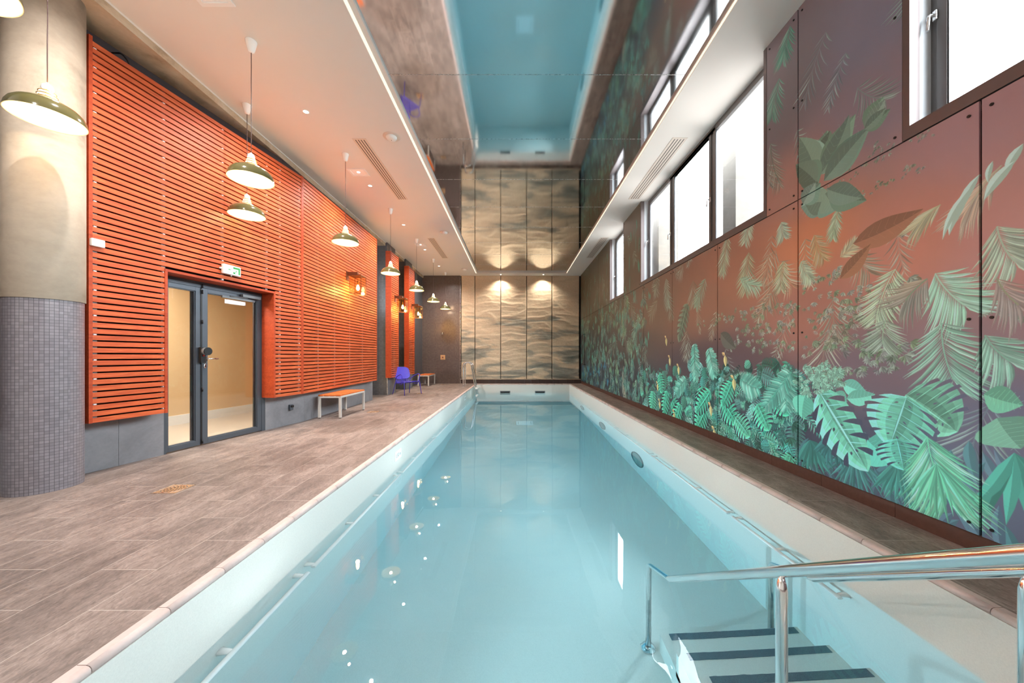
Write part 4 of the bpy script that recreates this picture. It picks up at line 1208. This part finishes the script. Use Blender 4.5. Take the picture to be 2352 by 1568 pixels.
# ------------------------------------------------------------------ ceiling fittings
def make_spot(label):
    root = thing('recessed_spot', label, 'spotlight', (0, 0, ZC), 0, 'recessed round spots in the ceiling')
    bm = B(); lathe(bm, [(.034, .0), (.048, 0), (.048, -.004), (.034, -.006), (.034, .0)], 32); obj('ring', bm, 'white_paint', root)
    bm = B(); lathe(bm, [(0, -.003), (.034, -.003)], 24); obj('lens', bm, 'glow_spot', root, nrm=False)
    L = bpy.data.lights.new('spot_light', 'SPOT'); L.energy = 118; L.color = (1, .93, .88); L.spot_size = 2.75; L.spot_blend = .8; L.shadow_soft_size = .03
    lo = bpy.data.objects.new('spot_light', L); C.objects.link(lo); lo.parent = root; lo.location = (0, 0, -.02)
    return root
sp = make_spot('recessed ceiling spot beside the larger near pendant, nearest of the row'); sp.location = (-2.94, 4.886, ZC)
for y, lab in ((7.02, 'recessed ceiling spot beside the square emergency light, second of the row'), (9.12, 'third recessed ceiling spot, left of the linear vent gap'), (11.26, 'fourth recessed ceiling spot, beside the far linear vent'), (13.33, 'farthest recessed ceiling spot of the row, near the shower')):
    dup(sp, (-2.93, y, ZC), 0.0, lab)
dup(sp, (-2.95, 2.7, ZC), 0.0, 'recessed ceiling spot out of view above the camera side')
dup(sp, (-2.95, .6, ZC), 0.0, 'recessed ceiling spot out of view behind the camera side')
# wall washers in the end strip of the ceiling
def make_washer(label):
    root = thing('wall_washer_spot', label, 'spotlight', (0, 0, ZC), 0, 'wall washer spots over the stone wall')
    bm = B(); lathe(bm, [(.030, .0), (.045, 0), (.045, -.004), (.030, -.006), (.03, 0)], 32); obj('ring', bm, 'white_paint', root)
    bm = B(); lathe(bm, [(0, -.003), (.030, -.003)], 24); obj('lens', bm, 'glow_spot', root, nrm=False)
    L = bpy.data.lights.new('washer_light', 'SPOT'); L.energy = 62; L.color = (1, .90, .76); L.spot_size = 2.1; L.spot_blend = .9; L.shadow_soft_size = .02
    lo = bpy.data.objects.new('washer_light', L); C.objects.link(lo); lo.parent = root; lo.location = (0, -.10, -.02)
    lo.rotation_euler = (math.radians(4), 0, 0)
    return root
w1 = make_washer('small spot in the ceiling lip above the middle stone panel'); w1.location = (-.62, 14.72, ZC)
dup(w1, (1.18, 14.72, ZC), 0.0, 'small spot in the ceiling lip above the darkest stone panel')
def make_square(label):
    root = thing('square_ceiling_light', label, 'ceiling light', (0, 0, ZC), 0, 'square emergency lights in the ceiling')
    bm = B(); o_, i_ = .165, .12
    for a, b_, c, d in ((-o_, o_, -.13, -.09), (-o_, o_, .09, .13), (-o_, -i_, -.09, .09), (i_, o_, -.09, .09)): box(bm, a, b_, c, d, -.012, 0)
    obj('frame', bm, 'white_paint', root, bevel=.003)
    bm = B(); box(bm, -i_, i_, -.09, .09, -.003, 0); obj('diffuser', bm, 'plate_white', root)
    bm = B(); lathe(bm, [(0, -.012), (.02, -.010), (.028, -.004)], 20); obj('led_lens', bm, 'glow_square', root)
    return root
sq = make_square('square emergency light cut by the top edge, above the first wood screen'); sq.location = (-2.90, 3.28, ZC)
dup(sq, (-2.93, 6.5, ZC), 0.0, 'square emergency light beside the linear vent, middle of the deck ceiling')
dup(sq, (-2.93, 10.75, ZC), 0.0, 'square emergency light, farthest, beside the far linear vent')
def vent(label, x0, x1, y0, y1):
    root = thing('linear_vent', label, 'ceiling vent', ((x0 + x1) / 2, (y0 + y1) / 2, ZC), 0, 'slotted linear vents in the ceiling')
    w, l = (x1 - x0) / 2, (y1 - y0) / 2
    bm = B(); rbox(bm, -w, w, -l, l, -.006, .001, .002, 1); obj('frame', bm, 'vent_paint', root)
    for k in range(4):
        c = -w + (k + 1) * 2 * w / 5
        bm = B(); box(bm, c - .006, c + .006, -l + .03, l - .03, -.0075, -.005); obj('slot', bm, 'slot_dark', root)
vent('linear slot vent in the left ceiling, near one, beside the first smoke detector', -2.58, -2.36, 5.49, 7.64)
vent('linear slot vent in the left ceiling, far one', -2.58, -2.36, 10.15, 12.25)
vent('linear slot vent in the right ceiling strip above the middle window', 2.47, 2.71, 5.47, 7.62)
vent('linear slot vent in the right ceiling strip near the far window', 2.47, 2.71, 10.1, 12.2)
def make_detector(label):
    root = thing('smoke_detector', label, 'smoke detector', (0, 0, ZC), 0, 'smoke detectors in the left ceiling')
    bm = B(); lathe(bm, [(0, -.008), (.10, -.008), (.125, -.005), (.13, 0)], 40); obj('base', bm, 'vent_paint', root)
    bm = B(); lathe(bm, [(0, -.055), (.04, -.053), (.07, -.04), (.082, -.02), (.084, -.007)], 40); obj('cover', bm, 'white_paint', root)
    bm = B(); box(bm, -.002, .002, -.01, .01, -.058, -.054); obj('indicator', bm, 'frame_black', root)
    return root
dt = make_detector('round white smoke detector, nearest, beside the near linear vent'); dt.location = (-1.94, 5.45, ZC)
dup(dt, (-1.97, 9.67, ZC), 0.0, 'round white smoke detector, middle one, between the two linear vents')
dup(dt, (-2.02, 13.8, ZC), 0.0, 'round smoke detector, farthest, near the end of the light strip')

# ------------------------------------------------------------------ exit sign, small boxes
t = thing('exit_sign', 'green and white emergency exit sign above the glass door', 'exit sign', Lf((4.66 - 3.40) * 1.0155, 0, 0), PHI)
bm = B(); rbox(bm, 0, .245, -.05, -.004, 2.30, 2.43, .01, 3); obj('housing', bm, 'white_paint', t)
bm = B(); box(bm, .018, .228, -.0535, -.05, 2.314, 2.416); obj('lit_panel', bm, 'exit_lit', t)
bm = B()
yy = -.0545
def flat(bm, pts): bm.faces.new([bm.verts.new((x, yy, z)) for x, z in pts])
flat(bm, [(.20, 2.318), (.226, 2.318), (.226, 2.412), (.20, 2.412)]); flat(bm, [(.125, 2.385), (.20, 2.385), (.20, 2.412), (.125, 2.412)])
flat(bm, [(.125, 2.318), (.165, 2.318), (.145, 2.345), (.125, 2.345)])
flat(bm, [(.10, 2.36), (.075, 2.36), (.075, 2.37), (.10, 2.37)]); flat(bm, [(.075, 2.352), (.055, 2.365), (.075, 2.378)])
for k in range(14):
    a0, a1 = k * 2 * PI / 14, (k + 1) * 2 * PI / 14
    flat(bm, [(.045 + .018 * math.cos(a0), 2.337 + .014 * math.sin(a0)), (.045 + .018 * math.cos(a1), 2.337 + .014 * math.sin(a1)), (.045 + .013 * math.cos(a1), 2.337 + .010 * math.sin(a1)), (.045 + .013 * math.cos(a0), 2.337 + .010 * math.sin(a0))])
# running figure
for pts in ([(.168, 2.372), (.178, 2.366), (.172, 2.346), (.160, 2.350)], [(.160, 2.350), (.170, 2.346), (.186, 2.330), (.180, 2.324)], [(.160, 2.350), (.166, 2.346), (.150, 2.326), (.144, 2.330)], [(.176, 2.368), (.194, 2.358), (.192, 2.353), (.174, 2.361)],
            [(.166, 2.372), (.150, 2.366), (.152, 2.361), (.167, 2.366)], [(.178, 2.383), (.186, 2.383), (.186, 2.373), (.178, 2.373)]): flat(bm, pts)
obj('pictogram', bm, 'sign_green', t, nrm=False)
bm = B(); lathe(bm, [(0, 2.282), (.008, 2.284), (.010, 2.30)], 12, (.12, -.03)); obj('test_button', bm, 'white_paint', t)
bm = B(); tube(bm, [(-.02, -.012, 2.37), (.004, -.012, 2.37)], .012, 10); obj('cable_gland', bm, 'white_paint', t)
bm = B(); rbox(bm, .0, .10, -.034, .001, 2.275, 2.35, .006); o = obj('sensor_box', bm, 'white_paint', None, Lf(.004, 0, 0), PHI); tag(o, 'small blank white box on the left edge of the largest wood screen', 'wall box')
# small wall socket near the floor
t = thing('floor_socket', 'small dark weatherproof socket low on the grey wall left of the long bench', 'socket', Lf(0, 0, 0), PHI)
for s_, z_ in (((5.93 - 3.40) * 1.0155 + .055, .25),):
    bm = B(); rbox(bm, s_, s_ + .07, WD - .045, WD - .003, z_, z_ + .095, .006); obj('housing', bm, 'frame_grey', t)
    bm = B(); box(bm, s_ + .008, s_ + .062, WD - .06, WD - .046, z_ + .05, z_ + .085); obj('flap', bm, 'black_plastic', t)

# ------------------------------------------------------------------ benches
def make_bench(label):
    root = thing('bench', label, 'bench', (0, 0, 0), 0, 'wood-topped benches on the deck')
    w, l, h = .22, .53, .45
    for sx in (-1, 1):
        for sy in (-1, 1):
            bm = B(); x, y = sx * (w - .022), sy * (l - .022)
            box(bm, x - .021, x + .021, y - .021, y + .021, .012, h - .03)
            lg = obj('leg', bm, 'bench_metal', root, bevel=.003)
            bm = B(); lathe(bm, [(0, 0), (.018, 0), (.018, .012), (0, .012)], 14, (x, y)); obj('foot', bm, 'black_plastic', lg)
    bm = B(); a = .021
    for x in (-w, w - 2 * a): box(bm, x, x + 2 * a, -l + 2 * a, l - 2 * a, h - .062, h - .028)
    for y in (-l, l - 2 * a): box(bm, -w + 2 * a, w - 2 * a, y, y + 2 * a, h - .062, h - .028)
    obj('seat_frame', bm, 'bench_metal', root, bevel=.003)
    for k in range(4):
        bm = B(); c = -w + .052 + k * (2 * w - .104) / 3
        rbox(bm, c - .045, c + .045, -l, l, h - .027, h, .004); obj('seat_slat', bm, 'bench_wood', root)
    return root
bn = make_bench('long wood-topped bench with pale metal legs, nearer one, against the grey wall'); bn.location = (-3.545, 7.16, 0)
dup(bn, (-3.575, 14.03, 0), 0.0, 'wood-topped bench with pale metal legs behind the violet chair, by the shower wall')

# ------------------------------------------------------------------ chair
def chair():
    root = thing('armchair', 'violet-blue metal armchair with rounded back and loop armrests', 'chair', (-3.36, 10.80, 0), math.radians(-36) - PI / 2)
    r = .0115
    # local y forward, x right
    hw = .275
    for sx in (-1, 1):
        bm = B(); tube(bm, smooth_path([(sx * .31, -.30, 0), (sx * .265, -.20, .40), (sx * .262, -.19, .45)], .03), r, 10); obj('leg', bm, 'chair_violet', root)
        bm = B(); tube(bm, smooth_path([(sx * .31, .30, 0), (sx * .285, .235, .40), (0 + sx * .20, .235, .405)], .04), r, 10); obj('leg', bm, 'chair_violet', root)
        bm = B(); tube(bm, smooth_path([(sx * .262, -.21, .46), (sx * .315, -.08, .56), (sx * .325, .12, .63), (sx * .325, .20, .60), (sx * .30, .16, .33), (sx * .27, -.02, .31)], .07, 8), r, 10)
        obj('armrest', bm, 'chair_violet', root)
        bm = B(); tube(bm, smooth_path([(sx * .285, .235, .405), (sx * .275, .0, .36), (sx * .27, -.20, .335)], .05), r, 10); obj('side_rail', bm, 'chair_violet', root)
    bm = B(); tube(bm, [(-.21, .235, .405), (.21, .235, .405)], r, 10); tube(bm, [(-.28, -.20, .335), (.28, -.20, .335)], r, 10); obj('cross_rail', bm, 'chair_violet', root)
    # seat rods curving up at the rear
    bm = B()
    for k in range(15):
        x = -.235 + k * .47 / 14
        tube(bm, smooth_path([(x, .235, .41), (x, .0, .375), (x, -.17, .355), (x, -.235, .40), (x * .98, -.26, .50)], .06, 4), .0075, 6)
    obj('seat', bm, 'chair_violet', root)
    # rounded back: rim tube and narrow upright slats set edge to edge
    bm = B(); W2, zb, zt_ = .295, .47, .83
    def bk(x, z): return (x, -.245 - (z - .47) * .33 - .0 + .25 * x * x, z)
    rim = []
    for k in range(48):
        a = 2 * PI * k / 48; ca, sa = math.cos(a), math.sin(a)
        ex = abs(ca) ** .55 * (1 if ca > 0 else -1); ez = abs(sa) ** .55 * (1 if sa > 0 else -1)
        z = (zb + zt_) / 2 + ez * (zt_ - zb) / 2; rim.append(bk(ex * W2 * 1.0, z))
    tube(bm, rim, .010, 8, close=True); obj('back_rim', bm, 'chair_violet', root)
    bm = B()
    for k in range(13):
        z = zb + .022 + k * (zt_ - zb - .044) / 12
        f = abs((z - (zb + zt_) / 2) / ((zt_ - zb) / 2)); hx = W2 * (1 - f ** 3.6) ** (1 / 3.6) * 1.0 - .004
        pr = None
        for j in range(13):
            x = -hx + 2 * hx * j / 12
            p = [bk(x, z - .0125), bk(x, z + .0125)]
            q = [bm.verts.new((p[0][0], p[0][1] + d, p[0][2])) for d in (-.002, .002)] + [bm.verts.new((p[1][0], p[1][1] + d, p[1][2])) for d in (.002, -.002)]
            if pr:
                for i in range(4): bm.faces.new((pr[i], pr[(i + 1) % 4], q[(i + 1) % 4], q[i]))
            else: bm.faces.new(q)
            pr = q
        bm.faces.new(pr[::-1])
    obj('backrest', bm, 'chair_violet', root)
chair()

# ------------------------------------------------------------------ floor drains
def make_drain(label):
    root = thing('floor_drain', label, 'floor drain', (0, 0, 0), 0, 'square floor drains in the deck')
    bm = B(); box(bm, -.104, .104, -.102, .102, -.002, .003); obj('plate', bm, 'drain_plate', root)
    bm = B(); lathe(bm, [(.082, .003), (.086, .0055), (.090, .003)], 40); 
    for a_, b_, c_, d_ in ((-.104, .104, -.102, -.098), (-.104, .104, .098, .102), (-.104, -.100, -.102, .102), (.100, .104, -.102, .102)): box(bm, a_, b_, c_, d_, .002, .0045)
    obj('rim', bm, 'satin_steel', root)
    bm = B()
    for rr, n in ((.066, 16), (.046, 11), (.024, 6)):
        for k in range(n):
            a = 2 * PI * k / n; lathe(bm, [(0, .0036), (.007, .0036)], 10, (rr * math.cos(a), rr * math.sin(a)))
    obj('holes', bm, 'slot_dark', root, nrm=False)
    return root
dr = make_drain('square bronze floor drain, nearest, in front of the glass door'); dr.location = (-3.064, 3.127, 0)
dup(dr, (-3.02, 7.4, 0), 0.0, 'square floor drain beside the nearer bench')
dup(dr, (-3.0, 10.96, 0), 0.0, 'square floor drain at the front foot of the violet chair')
dup(dr, (-2.97, 14.35, 0), 0.0, 'square floor drain under the shower')

# ------------------------------------------------------------------ shower
t = thing('shower', 'wall shower with small head and square push plate on the dark mosaic wall', 'shower', (-3.11, 14.92, 0))
bm = B(); tube(bm, smooth_path([(0, 0, 2.19), (0, -.09, 2.19), (0, -.13, 2.12)], .03), .014, 12, radii=None); lathe(bm, [(.012, 2.13), (.034, 2.10), (.034, 2.09), (0, 2.09)], 16, (0, -.135)); obj('shower_head', bm, 'chrome', t)
bm = B(); box(bm, -.10, .10, -.012, 0, 1.02, 1.22); obj('valve_plate', bm, 'drain_plate', t, bevel=.003)
bm = B(); tube(bm, [(0, -.012, 1.12), (0, -.055, 1.12)], .028, 18); obj('push_button', bm, 'chrome', t)

# ------------------------------------------------------------------ pool fittings
def make_grab(name, label, side, y0, y1, nb):
    x_w = -1.64 if side < 0 else 2.26
    xr = x_w + .078 * (1 if side < 0 else -1); z = -.505
    root = thing(name, label, 'grab rail', ((x_w), y0, z), 0, 'white grab rails along the pool walls')
    d = (xr - x_w)
    bm = B(); tube(bm, [(d, 0, 0), (d, y1 - y0, 0)], .019, 14); obj('bar', bm, 'porcelain', root)
    for k in range(nb):
        y = .035 + (y1 - y0 - .07) * k / (nb - 1)
        bm = B(); tube(bm, [(0, y, 0), (d * .55, y, 0), (d, y, 0)], .02, 14, radii=[.027, .019, .0135])
        obj('bracket', bm, 'porcelain', root)
ords = ['nearest, at the bottom edge of the picture', 'second nearest', 'third nearest', 'fourth nearest, far half of the pool', 'second last before the ladder', 'last one, next to the ladder']
for k in range(6):
    make_grab('grab_rail', 'white grab rail on the left pool wall, ' + ords[k], -1, .59 + 2.1 * k, .59 + 2.1 * k + 2.03, 4)
make_grab('grab_rail', 'short white grab rail on the right pool wall beside the steps', 1, 2.34, 3.51, 3)
ords = ['just beyond the short one', 'beside the nearest round pool light', 'fourth from the steps', 'fifth from the steps', 'last one at the far end']
for k in range(5):
    a = 3.57 + 2.1 * k
    make_grab('grab_rail', 'white grab rail on the right pool wall, ' + ords[k], 1, a, a + 2.03, 4)
# round underwater lights, off, in the right wall
def make_port(label):
    root = thing('pool_light', label, 'pool light', (2.26, 0, 0), 0, 'round pool lights in the right pool wall')
    bm = B(); lathe(bm, [(.27, 0), (.31, 0), (.31, .012), (.29, .02), (.27, .014), (.27, 0)], 48)
    bmesh.ops.rotate(bm, verts=bm.verts[:], cent=(0, 0, 0), matrix=Matrix.Rotation(-PI / 2, 3, 'Y')); obj('bezel', bm, 'teal_rim', root)
    bm = B(); lathe(bm, [(0, .012), (.16, .011), (.27, .006)], 40)
    bmesh.ops.rotate(bm, verts=bm.verts[:], cent=(0, 0, 0), matrix=Matrix.Rotation(-PI / 2, 3, 'Y')); obj('lens', bm, 'teal_glass', root)
    return root
pt = make_port('round unlit pool light, nearest and largest'); pt.location = (2.26, 6.45, -1.56)
dup(pt, (2.26, 9.05, -1.56), 0.0, 'round unlit pool light, middle of the three')
dup(pt, (2.26, 11.75, -1.56), 0.0, 'round unlit pool light, farthest and smallest')
# main drain
t = thing('pool_drain', 'square white drain cover on the pool floor', 'drain cover', (.27, 10.3, zfloor(10.3)))
bm = B(); rbox(bm, -.26, .26, -.26, .26, 0, .03, .02, 3); obj('cover', bm, 'porcelain', t)
bm = B(); box(bm, -.19, -.18, -.17, .17, .0295, .032); box(bm, .18, .19, -.17, .17, .0295, .032); obj('slots', bm, 'print_grey', t)
# skimmers
def skim(x, label):
    t = thing('skimmer', label, 'skimmer', (x, 14.62, 0), 0, 'skimmer openings in the far pool wall')
    bm = B(); w = .215; z0, z1 = -.43, -.285
    for a, b_, c, d in ((-w, w, z1 - .03, z1), (-w, w, z0, z0 + .02), (-w, -w + .03, z0, z1), (w - .03, w, z0, z1)): box(bm, a, b_, -.012, .002, c, d)
    obj('frame', bm, 'grey_plastic', t, bevel=.004)
    bm = B(); box(bm, -w + .03, w - .03, -.004, .0, z0 + .02, z1 - .03); obj('flap', bm, 'frame_black', t)
skim(-.435, 'black skimmer opening in the far pool wall, left one'); skim(1.03, 'black skimmer opening in the far pool wall, right one')
# depth plates
def text_mesh(s, size):
    cu = bpy.data.curves.new('t', 'FONT'); cu.body = s; cu.size = size; cu.align_x = 'CENTER'; cu.align_y = 'CENTER'; cu.extrude = .0006
    o = bpy.data.objects.new('t', cu); C.objects.link(o); dg = bpy.context.evaluated_depsgraph_get()
    me = bpy.data.meshes.new_from_object(o.evaluated_get(dg)); bpy.data.objects.remove(o); return me
def plate(y, label, txt):
    t = thing('depth_plate', label, 'depth marker', (-1.64, y, -.185), 0, 'depth marker plates on the left pool wall')
    bm = B(); rbox(bm, 0, .006, -.13, .13, -.065, .065, .002, 1); obj('plate', bm, 'plate_white', t)
    me = text_mesh(txt, .075); me.materials.append(M['print_grey']); me.name = 'depth_text'
    o = bpy.data.objects.new('depth_text', me); C.objects.link(o); o.parent = t
    o.location = (.0066, 0, 0); o.rotation_euler = (PI / 2, 0, PI / 2)
plate(4.86, 'white depth marker plate on the left pool wall, near one', '1,50 m'); plate(11.3, 'white depth marker plate on the left pool wall, far one before the ladder', '1,50 m')

# ladder
def ladder():
    root = thing('pool_ladder', 'chrome pool ladder with white steps at the far left end of the pool', 'pool ladder')
    for y in (13.33, 13.83):
        bm = B()
        pts = smooth_path([(-2.0, y, 0), (-2.0, y, .93), (-1.70, y, .93), (-1.555, y, 0), (-1.555, y, -1.3), (-1.63, y, -1.32)], .145, 8)
        tube(bm, pts, .024, 14); obj('rail', bm, 'chrome', root)
        bm = B(); lathe(bm, [(0.022, 0), (.05, 0), (.05, .006), (.024, .012)], 20, (-2.0, y)); obj('flange', bm, 'chrome', root)
    for z in (-.10, -.39, -.68, -.97):
        bm = B(); rbox(bm, -1.56, -1.47, 13.35, 13.81, z, z + .035, .008); o = obj('step', bm, 'porcelain', root)
ladder()

# steps with dark nosing strips
root = thing('pool_steps', 'submerged white steps with dark blue non-slip strips on the right of the pool', 'steps')
bm = B(); bs = B()
X0, X1 = 1.16, 2.262
prof = []
for k in range(8):
    ny_ = 2.80 - .29 * k; z = -1.57 + .193 * k
    box(bm, X0, X1, .44, ny_, z - .193 - .05, z)
    box(bs, X0 + .07, X1 - .03, ny_ - .058, ny_ - .004, z, z + .004)
obj('treads', bm, 'lining', root)
for_strip = obj('nosing_strips', bs, 'tread_strip', root); for_strip['label'] = 'dark blue speckled strips on the step edges'

# handrails of the steps
def rail(label, x):
    root = thing('steps_handrail', label, 'handrail', (x, 0, 0), 0, 'chrome handrails of the pool steps')
    sl = .672
    def z_at(y): return .32 - sl * (y - 1.419)
    r = .0215
    bm = B(); pts = smooth_path([(0, -.3, z_at(.35)), (0, .35, z_at(.35)), (0, 2.83, z_at(2.83)), (0, 2.84, zfloor(2.8) + .01)], .06, 8)
    tube(bm, pts, r, 24); obj('rail', bm, 'chrome', root)
    bm = B(); yb = 2.84; zf = zfloor(2.8)
    lathe(bm, [(0, zf), (.055, zf), (.055, zf + .012), (.022, zf + .03)], 24, (0, yb)); obj('flange', bm, 'chrome', root)
    for y in (1.419,):
        zt_ = z_at(y) - .018; zb_ = -1.0 if x > 1.2 else zfloor(1.5)
        bm = B(); tube(bm, [(0, y, zb_), (0, y, zt_ - .055), (0, y, zt_)], r, 24, radii=[.0215, .0215, .010]); obj('post', bm, 'chrome', root)
    bm = B(); tube(bm, [(0, -.3, 0), (0, -.3, z_at(.35))], r, 20); obj('post', bm, 'chrome', root)
rail('chrome handrail of the pool steps, left one, crossing the bottom right of the picture', 1.084)
rail('chrome handrail of the pool steps, right one, mostly hidden beneath the other', 2.08)

# ------------------------------------------------------------------ added fill lights under water
for y in (2.2, 4.8, 7.4, 10.0, 12.6):  # added fill row brightening the right side, no fixtures on this wall
    L = bpy.data.lights.new('underwater_fill', 'SPOT'); L.energy = 105; L.color = (.92, 1.0, 1.0); L.spot_size = math.radians(120); L.spot_blend = 1.0; L.shadow_soft_size = 0.0
    lo = bpy.data.objects.new('underwater_fill', L); C.objects.link(lo)
    lo.location = (-1.60, y, -.62); lo.rotation_euler = (0, math.radians(-99), 0)
for y in (1.6, 3.8, 6.45, 9.05, 11.75, 13.6):  # added fill row for the left wall and rails; round pool lights stay off
    L = bpy.data.lights.new('underwater_fill', 'SPOT'); L.energy = 54; L.color = (.92, 1.0, 1.0); L.spot_size = math.radians(130); L.spot_blend = 1.0; L.shadow_soft_size = 0.0
    lo = bpy.data.objects.new('underwater_fill', L); C.objects.link(lo)
    lo.location = (2.22, y, -.80); lo.rotation_euler = (0, math.radians(94), 0)
